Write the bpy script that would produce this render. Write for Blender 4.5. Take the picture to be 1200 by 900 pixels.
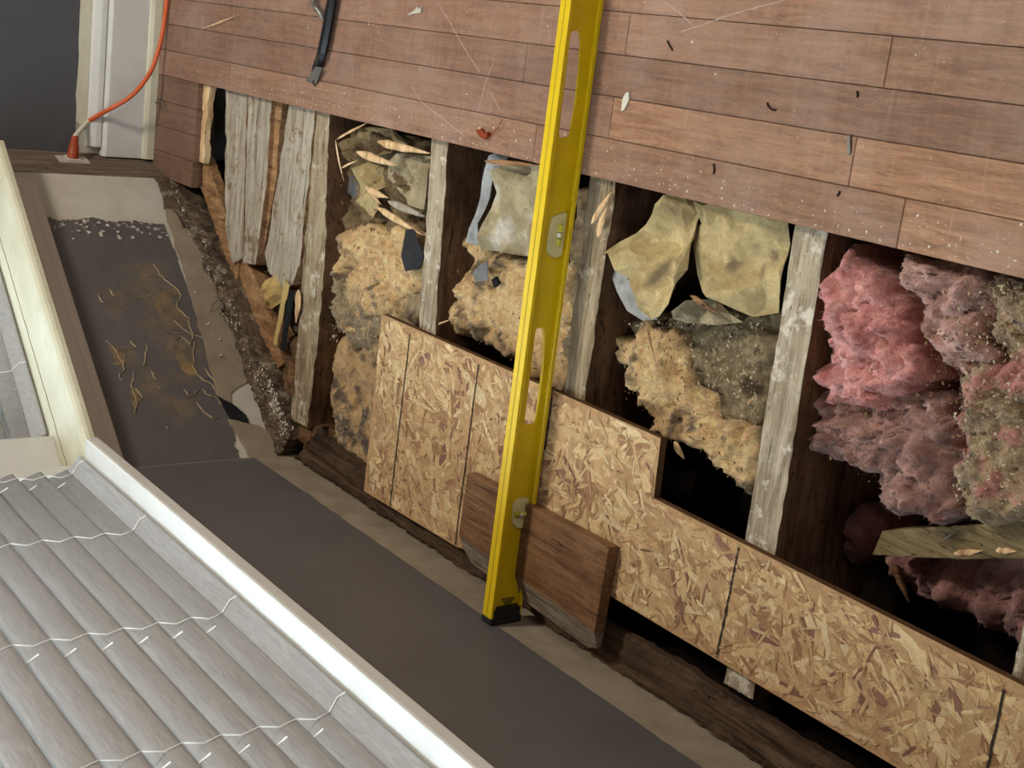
import bpy, bmesh, math, random
from mathutils import Vector, Matrix, noise
from mathutils.geometry import tessellate_polygon
for o in list(bpy.data.objects): bpy.data.objects.remove(o)
S = bpy.context.scene; C = S.collection
random.seed(7); RD = random.Random
# ---------------------------------------------------------------- camera
H = 1.3; F = 1620.0
CR = [[0.58315, 0.12317, -0.80297], [0.26412, -0.96348, 0.04403], [-0.76822, -0.23776, -0.59439]]  # rows: camera right, down, forward in world
cam_d = bpy.data.cameras.new('camera'); cam = bpy.data.objects.new('camera', cam_d); C.objects.link(cam)
right, down, fwd = [Vector(r) for r in CR]
cam.matrix_world = Matrix(((right.x, -down.x, -fwd.x, 0), (right.y, -down.y, -fwd.y, 0), (right.z, -down.z, -fwd.z, H), (0, 0, 0, 1)))
cam_d.sensor_fit = 'HORIZONTAL'; cam_d.sensor_width = 36; cam_d.lens = 36*F/1200; cam_d.clip_start = .02
S.camera = cam
# ---------------------------------------------------------------- light
S.view_settings.view_transform = 'Standard'; S.view_settings.look = 'None'
S.view_settings.gamma = 1; S.view_settings.use_curve_mapping = False
S.view_settings.exposure = 0.40
W = bpy.data.worlds.new('sky'); S.world = W; W.use_nodes = True
bg = W.node_tree.nodes['Background']; bg.inputs[0].default_value = (.74, .89, 1, 1); bg.inputs[1].default_value = 6.0
def area(name, loc, target, size, power, col):
    d = bpy.data.lights.new(name, 'AREA'); d.shape = 'RECTANGLE'; d.size, d.size_y = size; d.energy = power; d.color = col
    o = bpy.data.objects.new(name, d); C.objects.link(o); o.location = loc
    o.rotation_euler = (Vector(target)-Vector(loc)).to_track_quat('-Z', 'Y').to_euler(); return o
area('ceiling_light', (-2.25, .95, 2.33), (-1.5, -.3, 0), (.34, .34), 40, (1, .94, .86))
area('room_window_light', (.7, 2.3, 1.5), (-2.2, -.4, .1), (1.3, 1.1), 20, (1, .97, .93))

# ---------------------------------------------------------------- coordinates
def ray(px, py):
    return right*((px-600)/F) + down*((py-450)/F) + fwd
def at(px, py, z=0.0):                      # the point of height z seen at a pixel of the survey photograph
    d = ray(px, py); return Vector((0, 0, H)) + d*((z-H)/d.z)
def onp(px, py, n, p0):
    d = ray(px, py); n = Vector(n); o = Vector((0, 0, H)); return o + d*((Vector(p0)-o).dot(n)/d.dot(n))
P0 = Vector((-3.086, -.4065, 0)); T2 = Vector((.7985, -.602, 0)); N2 = Vector((.602, .7985, 0))
def bay(s, n, z): return P0 + T2*s + N2*n + Vector((0, 0, z))
YW = -.885
c12 = P0+T2*.812
# ---------------------------------------------------------------- helpers
def tag(o, label=None, cat=None, group=None, kind=None):
    if label: o['label'] = label
    if cat: o['category'] = cat
    if group: o['group'] = group
    if kind: o['kind'] = kind
    return o
def empty(name, loc, **k):
    o = bpy.data.objects.new(name, None); C.objects.link(o); o.location = loc; o.empty_display_size = .02
    bpy.context.view_layer.update(); return tag(o, **k)
def mk(name, verts, faces, mat, parent=None, cols=None, smooth=False, midx=None, **k):
    me = bpy.data.meshes.new(name); me.from_pydata([tuple(v) for v in verts], [], faces); me.update()
    mats = mat if isinstance(mat, (list, tuple)) else [mat]
    for m in mats: me.materials.append(m)
    if midx: me.polygons.foreach_set('material_index', midx)
    if smooth is True: me.polygons.foreach_set('use_smooth', [True]*len(me.polygons))
    elif smooth: me.polygons.foreach_set('use_smooth', smooth)
    if cols:
        a = me.color_attributes.new('col', 'FLOAT_COLOR', 'POINT')
        a.data.foreach_set('color', [c for v in cols for c in (v[0], v[1], v[2], 1)])
    o = bpy.data.objects.new(name, me); C.objects.link(o)
    if parent: par(o, parent)
    return tag(o, **k)
def par(o, p):
    o.parent = p; o.matrix_parent_inverse = Matrix.Translation(p.location).inverted() if p.parent is None else (Matrix.Translation(p.parent.location)).inverted() if p.location.length == 0 else Matrix.Identity(4)
    if p.type == 'MESH' and p.location.length == 0: o.matrix_parent_inverse = Matrix.Identity(4)
def boxvf(x0, x1, y0, y1, z0, z1):
    v = [(x, y, z) for x in (x0, x1) for y in (y0, y1) for z in (z0, z1)]
    return v, [(0, 1, 3, 2), (4, 6, 7, 5), (0, 4, 5, 1), (2, 3, 7, 6), (0, 2, 6, 4), (1, 5, 7, 3)]
def box(name, b, mat, parent=None, bev=0, **k):
    v, f = boxvf(*b); o = mk(name, v, f, mat, parent, **k)
    if bev: bevel(o, bev)
    return o
def bevel(o, w, seg=2):
    m = o.modifiers.new('bevel', 'BEVEL'); m.width = w; m.segments = seg; m.limit_method = 'ANGLE'
def prism(name, pts, z0, z1, mat, parent=None, bev=0, frame=None, **k):
    """polygon pts (x,y) extruded z0..z1; frame(x,y,z)->world"""
    n = len(pts); fr = frame or (lambda x, y, z: Vector((x, y, z)))
    a = sum(pts[i][0]*pts[(i+1) % n][1]-pts[(i+1) % n][0]*pts[i][1] for i in range(n))
    if a < 0: pts = pts[::-1]
    v = [fr(p[0], p[1], z0) for p in pts]+[fr(p[0], p[1], z1) for p in pts]
    f = [tuple(range(n))[::-1], tuple(range(n, 2*n))]+[(i, (i+1) % n, n+(i+1) % n, n+i) for i in range(n)]
    o = mk(name, v, f, mat, parent, **k)
    if frame:
        bm = bmesh.new(); bm.from_mesh(o.data); bmesh.ops.recalc_face_normals(bm, faces=bm.faces); bm.to_mesh(o.data); bm.free()
    if bev: bevel(o, bev)
    return o
def tube(name, pts, r, mat, parent=None, n=8, closed=False, flat=1.0, **k):
    pts = [Vector(p) for p in pts]; v = []; f = []
    rr = r if isinstance(r, (list, tuple)) else [r]*len(pts)
    for i, p in enumerate(pts):
        t = (pts[min(i+1, len(pts)-1)]-pts[max(i-1, 0)]).normalized()
        up = Vector((0, 0, 1)) if abs(t.z) < .9 else Vector((1, 0, 0))
        a = t.cross(up).normalized(); b = a.cross(t).normalized()
        for j in range(n):
            q = 2*math.pi*j/n; v.append(p+a*math.cos(q)*rr[i]+b*math.sin(q)*rr[i]*flat)
    for i in range(len(pts)-1):
        for j in range(n): f.append((i*n+j, i*n+(j+1) % n, (i+1)*n+(j+1) % n, (i+1)*n+j))
    f.append(tuple(range(n))); f.append(tuple(range((len(pts)-1)*n, len(pts)*n))[::-1])
    return mk(name, v, f, mat, parent, smooth=True, **k)
def spline(pts, m=8):
    pts = [Vector(p) for p in pts]; out = []
    for i in range(len(pts)-1):
        a = pts[max(i-1, 0)]; b = pts[i]; c = pts[i+1]; d = pts[min(i+2, len(pts)-1)]
        for j in range(m):
            t = j/m; out.append(.5*((2*b)+(c-a)*t+(2*a-5*b+4*c-d)*t*t+(3*b-a-3*c+d)*t*t*t))
    out.append(pts[-1]); return out
def N(x, y, z=0.0): return noise.noise(Vector((x, y, z)))
def fbm(x, y, z=0.0, o=4): return noise.fractal(Vector((x, y, z)), .9, 2.1, o)
def sdist(x, y, P):
    ins = False; best = 1e9; bp = None; n = len(P)
    for i in range(n):
        ax, ay = P[i]; bx, by = P[(i+1) % n]
        if (ay > y) != (by > y) and x < (bx-ax)*(y-ay)/(by-ay)+ax: ins = not ins
        dx, dy = bx-ax, by-ay; L = dx*dx+dy*dy or 1e-12
        t = max(0, min(1, ((x-ax)*dx+(y-ay)*dy)/L)); qx, qy = ax+dx*t, ay+dy*t
        d = (x-qx)**2+(y-qy)**2
        if d < best: best = d; bp = (qx, qy)
    return (math.sqrt(best) if ins else -math.sqrt(best)), bp
def rough_poly(P, seg, amp, fr, seed):
    """polygon resampled with a noisy outline"""
    out = []; n = len(P)
    for i in range(n):
        a = Vector(P[i][:2]); b = Vector(P[(i+1) % n][:2]); m = max(1, int((b-a).length/seg))
        d = (b-a).normalized(); nn = Vector((-d.y, d.x))
        for j in range(m):
            p = a.lerp(b, j/m); q = p+nn*amp*fbm(p.x*fr+seed*3.1, p.y*fr-seed, seed, 4); out.append((q.x, q.y))
    return out
def field(name, P, step, zf, depth, mat, parent=None, colf=None, side=None, smooth=True, thin=False, frame=None, **k):
    """height field over polygon P with skirt of given depth. zf(x,y,d)->z ; colf(x,y,z,d)->rgb"""
    x0 = min(p[0] for p in P); x1 = max(p[0] for p in P); y0 = min(p[1] for p in P); y1 = max(p[1] for p in P)
    nx = int((x1-x0)/step)+2; ny = int((y1-y0)/step)+2
    sd = {}; 
    for i in range(nx+1):
        for j in range(ny+1):
            sd[i, j] = sdist(x0+(i-.5)*step, y0+(j-.5)*step, P)
    idx = {}; V = []; cols = []; D = []
    def vert(i, j):
        if (i, j) in idx: return idx[i, j]
        d, b = sd[i, j]; x, y = (x0+(i-.5)*step, y0+(j-.5)*step) if d > 0 else b
        d = max(d, 0); z = zf(x, y, d); idx[i, j] = len(V); V.append((x, y, z)); D.append(d)
        if colf: cols.append(colf(x, y, z, d))
        return idx[i, j]
    Fc = []
    for i in range(nx):
        for j in range(ny):
            if max(sd[i, j][0], sd[i+1, j][0], sd[i, j+1][0], sd[i+1, j+1][0]) > 0:
                Fc.append((vert(i, j), vert(i+1, j), vert(i+1, j+1), vert(i, j+1)))
    mi = [0]*len(Fc); sm = [smooth]*len(Fc)
    cnt = {}
    for f in Fc:
        for a in range(4):
            e = (f[a], f[(a+1) % 4]); 
            if (e[1], e[0]) in cnt: cnt.pop((e[1], e[0]))
            else: cnt[e] = 1
    low = {}
    nb = [e for e in cnt]
    for a, b in nb:
        for q in (a, b):
            if q not in low:
                low[q] = len(V); v = V[q]; V.append((v[0], v[1], v[2]-depth)); 
                if colf: cols.append(tuple(c*1.0 for c in cols[q]))
        Fc.append((b, a, low[a], low[b])); mi.append(1 if side else 0); sm.append(False)
    if frame: V = [frame(*v) for v in V]
    return mk(name, V, Fc, [mat, side] if side else mat, parent, cols=cols or None, smooth=sm, midx=mi, **k)
# ---------------------------------------------------------------- materials
def srgb(r, g, b):
    f = lambda c: (c/255/12.92) if c/255 <= .04045 else ((c/255+.055)/1.055)**2.4
    return (f(r), f(g), f(b), 1)
class M:
    def __init__(s, name, rough=.7, spec=.3):
        s.m = bpy.data.materials.new(name); s.m.use_nodes = True; s.t = s.m.node_tree; s.n = s.t.nodes; s.b = s.n['Principled BSDF']
        s.b.inputs['Roughness'].default_value = rough; s.b.inputs['Specular IOR Level'].default_value = spec
        s.tc = None
    def link(s, a, b): s.t.links.new(a, b)
    def node(s, t, **k):
        n = s.n.new(t)
        for a, b in k.items(): setattr(n, a, b)
        return n
    def pos(s, scale=(1, 1, 1), rot=(0, 0, 0)):
        g = s.node('ShaderNodeNewGeometry'); mp = s.node('ShaderNodeMapping'); mp.inputs['Scale'].default_value = scale; mp.inputs['Rotation'].default_value = rot
        s.link(g.outputs['Position'], mp.inputs[0]); return mp.outputs[0]
    def noise(s, vec, sc=5, det=5, rough=.6, dist=0):
        n = s.node('ShaderNodeTexNoise'); n.inputs['Scale'].default_value = sc; n.inputs['Detail'].default_value = det; n.inputs['Roughness'].default_value = rough; n.inputs['Distortion'].default_value = dist
        s.link(vec, n.inputs['Vector']); return n.outputs['Fac']
    def ramp(s, fac, stops, const=False):
        r = s.node('ShaderNodeValToRGB'); e = r.color_ramp.elements
        if const: r.color_ramp.interpolation = 'CONSTANT'
        while len(e) < len(stops): e.new(.5)
        for i, (p, c) in enumerate(stops): e[i].position = p; e[i].color = c if len(c) == 4 else (*c, 1)
        s.link(fac, r.inputs[0]); return r.outputs[0]
    def mix(s, fac, a, b, mode='MIX'):
        m = s.node('ShaderNodeMix', data_type='RGBA', blend_type=mode)
        for v, i in ((fac, 0), (a, 6), (b, 7)):
            if hasattr(v, 'is_linked'): s.link(v, m.inputs[i])
            elif i == 0: m.inputs[0].default_value = v
            else: m.inputs[i].default_value = v
        return m.outputs[2]
    def math(s, op, a, b=0.0):
        m = s.node('ShaderNodeMath', operation=op)
        for v, i in ((a, 0), (b, 1)):
            if hasattr(v, 'is_linked'): s.link(v, m.inputs[i])
            else: m.inputs[i].default_value = v
        return m.outputs[0]
    def attr(s, name, typ='GEOMETRY', out='Color'):
        a = s.node('ShaderNodeAttribute', attribute_name=name, attribute_type=typ); return a.outputs[out]
    def base(s, c):
        if hasattr(c, 'is_linked'): s.link(c, s.b.inputs['Base Color'])
        else: s.b.inputs['Base Color'].default_value = c
    def bump(s, h, dist=.001, strength=1):
        b = s.node('ShaderNodeBump'); b.inputs['Distance'].default_value = dist; b.inputs['Strength'].default_value = strength
        s.link(h, b.inputs['Height']); s.link(b.outputs[0], s.b.inputs['Normal'])
def BW(v): return (v, v, v, 1)
def mat_floor():
    m = M('worn hardwood', .55, .25)
    tint = m.attr('tint', 'OBJECT', 'Fac'); tone = m.attr('tone', 'OBJECT', 'Fac')
    g = m.node('ShaderNodeNewGeometry'); cx = m.node('ShaderNodeCombineXYZ'); m.link(m.math('MULTIPLY', tint, 7.0), cx.inputs[2]); m.link(m.math('MULTIPLY', tint, 13.0), cx.inputs[0])
    ad = m.node('ShaderNodeVectorMath', operation='ADD'); m.link(g.outputs['Position'], ad.inputs[0]); m.link(cx.outputs[0], ad.inputs[1])
    mp = m.node('ShaderNodeMapping'); mp.inputs['Scale'].default_value = (3, 34, 1); m.link(ad.outputs[0], mp.inputs[0])
    grain = m.noise(mp.outputs[0], 3.0, 8, .65, .8)
    mp2 = m.node('ShaderNodeMapping'); mp2.inputs['Scale'].default_value = (25, 260, 1); m.link(ad.outputs[0], mp2.inputs[0])
    fine = m.noise(mp2.outputs[0], 3.0, 4, .6)
    big = m.noise(m.pos((1, 1, 1)), 5.5, 6, .65)
    wv = m.node('ShaderNodeTexWave', wave_type='BANDS', bands_direction='Y'); wv.inputs['Scale'].default_value = 1.0; wv.inputs['Distortion'].default_value = 7; wv.inputs['Detail'].default_value = 3; wv.inputs['Detail Scale'].default_value = 1.2
    mp3 = m.node('ShaderNodeMapping'); mp3.inputs['Scale'].default_value = (2.2, 16, 1); m.link(ad.outputs[0], mp3.inputs[0]); m.link(mp3.outputs[0], wv.inputs[0])
    a = m.ramp(grain, [(.28, srgb(98, 72, 58)), (.5, srgb(132, 101, 83)), (.75, srgb(156, 124, 103))])
    b = m.ramp(grain, [(.28, srgb(112, 80, 56)), (.5, srgb(152, 114, 82)), (.75, srgb(180, 144, 108))])
    flat = m.mix(m.ramp(m.noise(m.pos((60, 5, 1)), 1.6, 5, .6), [(.3, BW(0)), (.7, BW(1))]), srgb(120, 92, 76), srgb(150, 119, 98))
    a = m.mix(.55, a, flat)
    c = m.mix(tone, a, b)
    c = m.mix(.20, c, m.ramp(wv.outputs['Fac'], [(.15, srgb(95, 60, 48)), (.6, srgb(175, 125, 100))]), 'SOFT_LIGHT')
    c = m.mix(.35, c, m.ramp(fine, [(.35, BW(.25)), (.65, BW(.75))]), 'OVERLAY')
    c = m.mix(m.ramp(big, [(.42, BW(0)), (.75, BW(.6))]), c, srgb(160, 132, 114))
    # scuffed film: cross scratches and pale dust
    sc = m.noise(m.pos((70, 4, 1), (0, 0, .12)), 2.0, 5, .6)
    c = m.mix(m.ramp(sc, [(.60, BW(0)), (.75, BW(.35))]), c, srgb(190, 150, 135))
    sp = m.noise(m.pos((1, 1, 1)), 190, 3, .6)
    dm = m.noise(m.pos((1, 1, 1)), 9, 4, .7)
    k = m.math('MULTIPLY', m.ramp(sp, [(.66, BW(0)), (.72, BW(1))]), m.ramp(dm, [(.45, BW(.1)), (.62, BW(.8))]))
    c = m.mix(k, c, srgb(205, 182, 165))
    dst = m.noise(m.pos((1, 1, 1)), 3.2, 8, .75)
    c = m.mix(m.ramp(dst, [(.50, BW(0)), (.68, BW(.38))]), c, srgb(176, 150, 136))
    drk = m.noise(m.pos((1.6, 3, 1)), 4.1, 7, .7)
    c = m.mix(m.ramp(drk, [(.55, BW(0)), (.75, BW(.55))]), c, srgb(92, 64, 54))
    sh = m.node('ShaderNodeCombineXYZ'); shade = m.attr('shade', 'OBJECT', 'Fac')
    for i_ in range(3): m.link(shade, sh.inputs[i_])
    c = m.mix(1.0, c, sh.outputs[0], 'MULTIPLY')
    m.base(c); m.link(m.ramp(grain, [(.3, BW(.62)), (.7, BW(.45))]), m.b.inputs['Roughness'])
    m.bump(m.math('ADD', m.math('MULTIPLY', fine, .5), m.math('MULTIPLY', grain, .5)), .0004, .5); return m.m
def mat_wood(name, lo, mid, hi, axis='Y', spots=None, grainscale=1.0, rough=.85, bump=.0015, pale=None):
    m = M(name, rough, .15)
    s = {'Y': (34, 2.4, 20), 'X': (2.4, 34, 20), 'Z': (30, 30, 2.4), 'T': (6, 30, 20)}[axis]
    rot = (0, 0, 0) if axis != 'T' else (0, 0, .645)
    v = m.pos(tuple(q*grainscale for q in s), rot)
    g = m.noise(v, 2.2, 9, .68, .6); g2 = m.noise(m.pos((1, 1, 1)), 14, 6, .7); g3 = m.noise(m.pos(tuple(q*4 for q in s), rot), 2.4, 5, .7)
    c = m.ramp(g, [(.3, lo), (.5, mid), (.7, hi)])
    c = m.mix(.5, c, m.ramp(g3, [(.3, BW(.2)), (.7, BW(.8))]), 'OVERLAY')
    c = m.mix(m.ramp(g2, [(.45, BW(0)), (.7, BW(.6))]), c, pale or hi)
    wm = m.noise(m.pos(tuple(q*(2.2 if q > 10 else 5) for q in s), rot), 3.1, 3, .55, 1.5)
    ck = m.noise(m.pos(tuple(q*(2.6 if q > 10 else 1.1) for q in s), rot), 2.0, 4, .6, .4)
    dk = m.ramp(wm, [(.655, BW(0)), (.69, BW(.85))]); dk2 = m.ramp(ck, [(.30, BW(.8)), (.36, BW(0))])
    c = m.mix(m.math('MAXIMUM', dk, dk2), c, tuple(x*.35 for x in lo[:3])+(1,))
    if spots: c = m.mix(m.ramp(m.noise(m.pos(), 26, 5, .7), [(.56, BW(0)), (.64, BW(.85))]), c, spots)
    m.base(c); m.bump(m.math('SUBTRACT', m.math('ADD', g, m.math('MULTIPLY', g3, .6)), m.math('MAXIMUM', dk, dk2)), bump, .9); return m.m
def mat_attr(name, rough=.95, sc=60, bump=.003, fine=400, amt=.5, spec=.1, sheen=0):
    m = M(name, rough, spec); c = m.attr('col')
    n1 = m.noise(m.pos(), sc, 6, .75, .6); n2 = m.noise(m.pos(), fine, 4, .7)
    c = m.mix(amt, c, m.ramp(n1, [(.3, BW(.15)), (.7, BW(.85))]), 'OVERLAY')
    c = m.mix(amt*.7, c, m.ramp(n2, [(.3, BW(.2)), (.7, BW(.8))]), 'OVERLAY')
    m.base(c); m.bump(m.math('ADD', n1, m.math('MULTIPLY', n2, .35)), bump, 1)
    if sheen: m.b.inputs['Sheen Weight'].default_value = sheen
    return m.m
def mat_plain(name, col, rough=.5, spec=.4, var=.0, sc=8, bump=0, metal=0, col2=None):
    m = M(name, rough, spec); n = m.noise(m.pos(), sc, 6, .65)
    m.base(m.mix(m.ramp(n, [(.35, BW(0)), (.7, BW(1))]), col, col2 or tuple(c*(1-var) for c in col[:3])+(1,)))
    m.b.inputs['Metallic'].default_value = metal
    if bump: m.bump(m.noise(m.pos(), sc*8, 5, .7), bump, .8)
    return m.m
F_WOOD = mat_floor()
J_TOP = mat_wood('weathered joist top', srgb(96, 82, 64), srgb(146, 130, 106), srgb(186, 173, 148), spots=srgb(205, 196, 176))
J_TAN = mat_wood('brown joist top', srgb(84, 68, 50), srgb(136, 118, 92), srgb(176, 160, 132), spots=srgb(188, 178, 156))
J_SIDE = mat_wood('joist side', srgb(50, 34, 24), srgb(84, 60, 42), srgb(112, 84, 60), axis='Y', grainscale=1.0, bump=.002)
BOARD = mat_wood('weathered decking', srgb(112, 98, 80), srgb(152, 140, 120), srgb(184, 174, 156), spots=srgb(112, 86, 58), pale=srgb(176, 166, 150))
REDW = mat_wood('split reddish wood', srgb(84, 58, 38), srgb(134, 98, 66), srgb(174, 136, 96), axis='T')
ROT = mat_wood('rotten plate', srgb(38, 30, 24), srgb(74, 60, 48), srgb(122, 104, 84), axis='T', spots=srgb(150, 138, 118), bump=.004)
WETW = mat_wood('dark wet plate', srgb(34, 26, 20), srgb(68, 51, 38), srgb(96, 76, 58), axis='X', bump=.003)
SPLINT = mat_wood('fresh splinter', srgb(150, 112, 74), srgb(204, 166, 120), srgb(232, 204, 162), axis='Y')
BLOCKM = mat_wood('stained board', srgb(78, 52, 32), srgb(112, 80, 54), srgb(140, 106, 76), axis='X', rough=.42, bump=.0005)
BLOCKW = mat_wood('worn grey edge', srgb(74, 60, 48), srgb(118, 104, 88), srgb(158, 146, 130), axis='X', rough=.8)
GRN = mat_wood('old blocking', srgb(72, 58, 38), srgb(112, 94, 64), srgb(142, 124, 90), axis='X')
FLUFF = mat_attr('glass wool', .98, 70, .005, 420, .7, .05, .25)
FUZZ = mat_attr('fine glass fibre', .9, 30, .0, 100, .1, .15, .2)
PAPER = mat_attr('kraft paper', .75, 45, .0008, 300, .35, .25)
ROTC = mat_attr('rot debris', .95, 80, .004, 350, .6, .1)
OSBM = mat_attr('strand', .72, 90, .0006, 500, .35, .25)
OSBE = mat_plain('strand board edge', srgb(104, 76, 50), .9, .1, .4, 60, .002)
INK = mat_plain('marker ink', srgb(62, 56, 50), .9, .05, .2)
PLASTER = mat_plain('bare plaster', srgb(150, 136, 116), .9, .1, 0, 16, .0006, col2=srgb(128, 114, 94))
PLASTERL = mat_plain('bare skim plaster', srgb(190, 184, 170), .9, .1, 0, 12, .0004, col2=srgb(176, 168, 152))
def mat_paint():
    m = M('grey wall paint', .5, .35); st = m.attr('col'); n = m.noise(m.pos(), 40, 6, .75); n2 = m.noise(m.pos(), 7, 4, .6)
    c = m.mix(m.ramp(n2, [(.3, BW(0)), (.7, BW(1))]), srgb(92, 88, 86), srgb(84, 80, 78))
    k = m.math('MULTIPLY', st, m.ramp(n, [(.40, BW(0)), (.62, BW(1))]))
    c = m.mix(m.math('MULTIPLY', k, .75), c, srgb(128, 106, 80)); m.base(c); m.bump(m.noise(m.pos(), 300, 3, .6), .0003, .5); return m.m
PAINT = mat_paint()
PAINTD = mat_plain('dark grey wall paint', srgb(82, 82, 84), .55, .3, .1, 5, .0002)
WHITE = mat_plain('white trim paint', srgb(206, 204, 197), .4, .4, 0, 7, .0003, col2=srgb(194, 191, 182))
APRON = mat_plain('taupe apron paint', srgb(196, 184, 172), .5, .3, .08, 5)
CREAMP = mat_plain('aged cream paint', srgb(206, 202, 178), .5, .35, 0, 9, .0004, col2=srgb(186, 180, 150))
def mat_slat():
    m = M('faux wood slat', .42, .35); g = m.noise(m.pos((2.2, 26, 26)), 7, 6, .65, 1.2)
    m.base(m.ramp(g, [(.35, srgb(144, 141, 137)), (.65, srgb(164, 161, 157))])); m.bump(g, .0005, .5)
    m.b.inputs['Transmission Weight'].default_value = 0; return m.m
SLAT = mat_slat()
CORD = mat_plain('white cord', srgb(236, 234, 226), .7, .2)
YEL = mat_plain('yellow enamel', srgb(216, 182, 12), .38, .5, .12, 20, .0001)
BLACKP = mat_plain('black plastic', srgb(26, 28, 30), .55, .4)
ARROW = mat_plain('grey print', srgb(120, 104, 34), .6, .3)
def mat_clear(name, col, rough=.1):
    m = M(name, rough, .5); m.base(col); m.b.inputs['Transmission Weight'].default_value = .75; m.b.inputs['IOR'].default_value = 1.3; return m.m
ACRYL = mat_plain('vial acrylic', srgb(214, 204, 150), .25, .5, .12, 60)
FLUID = mat_plain('vial fluid', srgb(206, 200, 70), .1, .6)
STEEL = mat_plain('black forged steel', srgb(44, 44, 46), .35, .6, .3, 30, .0003, metal=.6)
GALV = mat_plain('grey metal', srgb(140, 136, 128), .4, .5, .3, 30, .0005, metal=.7)
ORANGE = mat_plain('orange cord jacket', srgb(206, 96, 50), .45, .4, .12, 30)
ORANGED = mat_plain('orange plug', srgb(156, 66, 32), .5, .4, .12, 30)
TAPE = mat_plain('cream tape', srgb(205, 198, 180), .7, .2, .2, 60)
BLK = mat_plain('black felt', srgb(40, 40, 42), .95, .05, .3, 60, .002)  # felt and wires; also the painted dark of two holes
SOIL_SHADE = mat_plain('crawlspace soil and gap shade', srgb(30, 24, 20), 1, .02, .4, 9, .01)  # soil, and the painted shade of the gap by the front wall
FOIL = mat_plain('grey paper backing', srgb(120, 120, 118), .45, .4, 0, 18, .0008, col2=srgb(76, 76, 76))
BARKL = mat_plain('yellow card', srgb(190, 164, 104), .85, .15, .25, 40, .0006)
GLASS = bpy.data.materials.new('window glass'); GLASS.use_nodes = True
_t = GLASS.node_tree; _t.nodes.remove(_t.nodes['Principled BSDF']); _a = _t.nodes.new('ShaderNodeBsdfTransparent'); _b = _t.nodes.new('ShaderNodeBsdfGlossy'); _m = _t.nodes.new('ShaderNodeMixShader')
_b.inputs['Roughness'].default_value = .02; _m.inputs[0].default_value = .06
_t.links.new(_a.outputs[0], _m.inputs[1]); _t.links.new(_b.outputs[0], _m.inputs[2]); _t.links.new(_m.outputs[0], _t.nodes['Material Output'].inputs[0])
WHITEW = mat_plain('room wall paint', srgb(150, 148, 144), .8, .2, .05, 4)
CEIL = mat_plain('ceiling paint', srgb(225, 222, 215), .9, .1, .03, 4)

# ---------------------------------------------------------------- floor and its boards
XR = 1.5; YB = 2.6; EDGE = -.173; HX0 = -2.952; HX1 = 0.10
fl = prism('floor', [(-3.22, -.40), (HX0-.002, -.40), (HX0-.002, EDGE+.004), (HX1, EDGE+.004), (HX1, -.83), (XR, -.83), (XR, YB), (-3.22, YB)], -.045, -.0185, J_SIDE, kind='structure')
def boardmesh(x0, x1, y0, y1, z0=-.018, z1=0.0, ch=.0009):
    v = [(x0, y0, z0), (x1, y0, z0), (x1, y1, z0), (x0, y1, z0), (x0, y0, z1-ch), (x1, y0, z1-ch), (x1, y1, z1-ch), (x0, y1, z1-ch),
         (x0+ch, y0+ch, z1), (x1-ch, y0+ch, z1), (x1-ch, y1-ch, z1), (x0+ch, y1-ch, z1)]
    f = [(3, 2, 1, 0), (0, 1, 5, 4), (1, 2, 6, 5), (2, 3, 7, 6), (3, 0, 4, 7), (4, 5, 9, 8), (5, 6, 10, 9), (6, 7, 11, 10), (7, 4, 8, 11), (8, 9, 10, 11)]
    return v, f
rb = RD(3)
def fboard(x0, x1, y0, y1, tone, shade=None):
    g = .0004; v, f = boardmesh(x0+g, x1-g, y0+g, y1-g); o = mk('floorboard', v, f, F_WOOD, fl)
    o['tint'] = rb.random(); o['tone'] = max(0, min(1, tone)); o['shade'] = shade if shade else .86+.24*rb.random(); return o
BW_ = .0585; row = 0; y = EDGE
knownb = {0: [(-2.795, .10), (-1.70, .25), (-1.0, .45), (9, .62)], 1: [(-2.25, .05), (-1.53, .18), (-1.085, .62), (9, .82)],
          2: [(-2.795, .05), (-1.75, .1), (9, .30)], 3: [(-2.35, .05), (-1.52, .12), (-1.06, .32), (9, .40)], 4: [(-2.68, .1), (-1.9, .0), (9, .30)]}
while y < YB-.01:
    x = -3.205; y1 = min(y+BW_, YB)
    segs = knownb.get(row)
    if not segs:
        segs = []; xx = x+rb.uniform(.3, 1.2)
        while xx < XR: segs.append((xx, rb.uniform(0, .5))); xx += rb.uniform(.9, 1.9)
        segs.append((9, rb.uniform(0, .5)))
    for e, tn in segs:
        e = min(e, XR); sh_ = {(0, 9): 1.06, (1, -1.085): 1.02, (1, 9): 1.04, (2, 9): .80, (3, 9): .90, (3, -1.06): .98, (1, -2.25): .86}.get((row, segs[[q[0] for q in segs].index(e) if e in [q[0] for q in segs] else -1][0])); fboard(x, e, y, y1, tn, sh_); x = e
    y = y1; row += 1
y = EDGE
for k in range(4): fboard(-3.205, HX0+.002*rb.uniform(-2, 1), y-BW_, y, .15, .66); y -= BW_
y = EDGE
while y > -.80: fboard(HX1, XR, max(y-BW_, -.84), y, rb.uniform(0, .5)); y -= BW_
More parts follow.
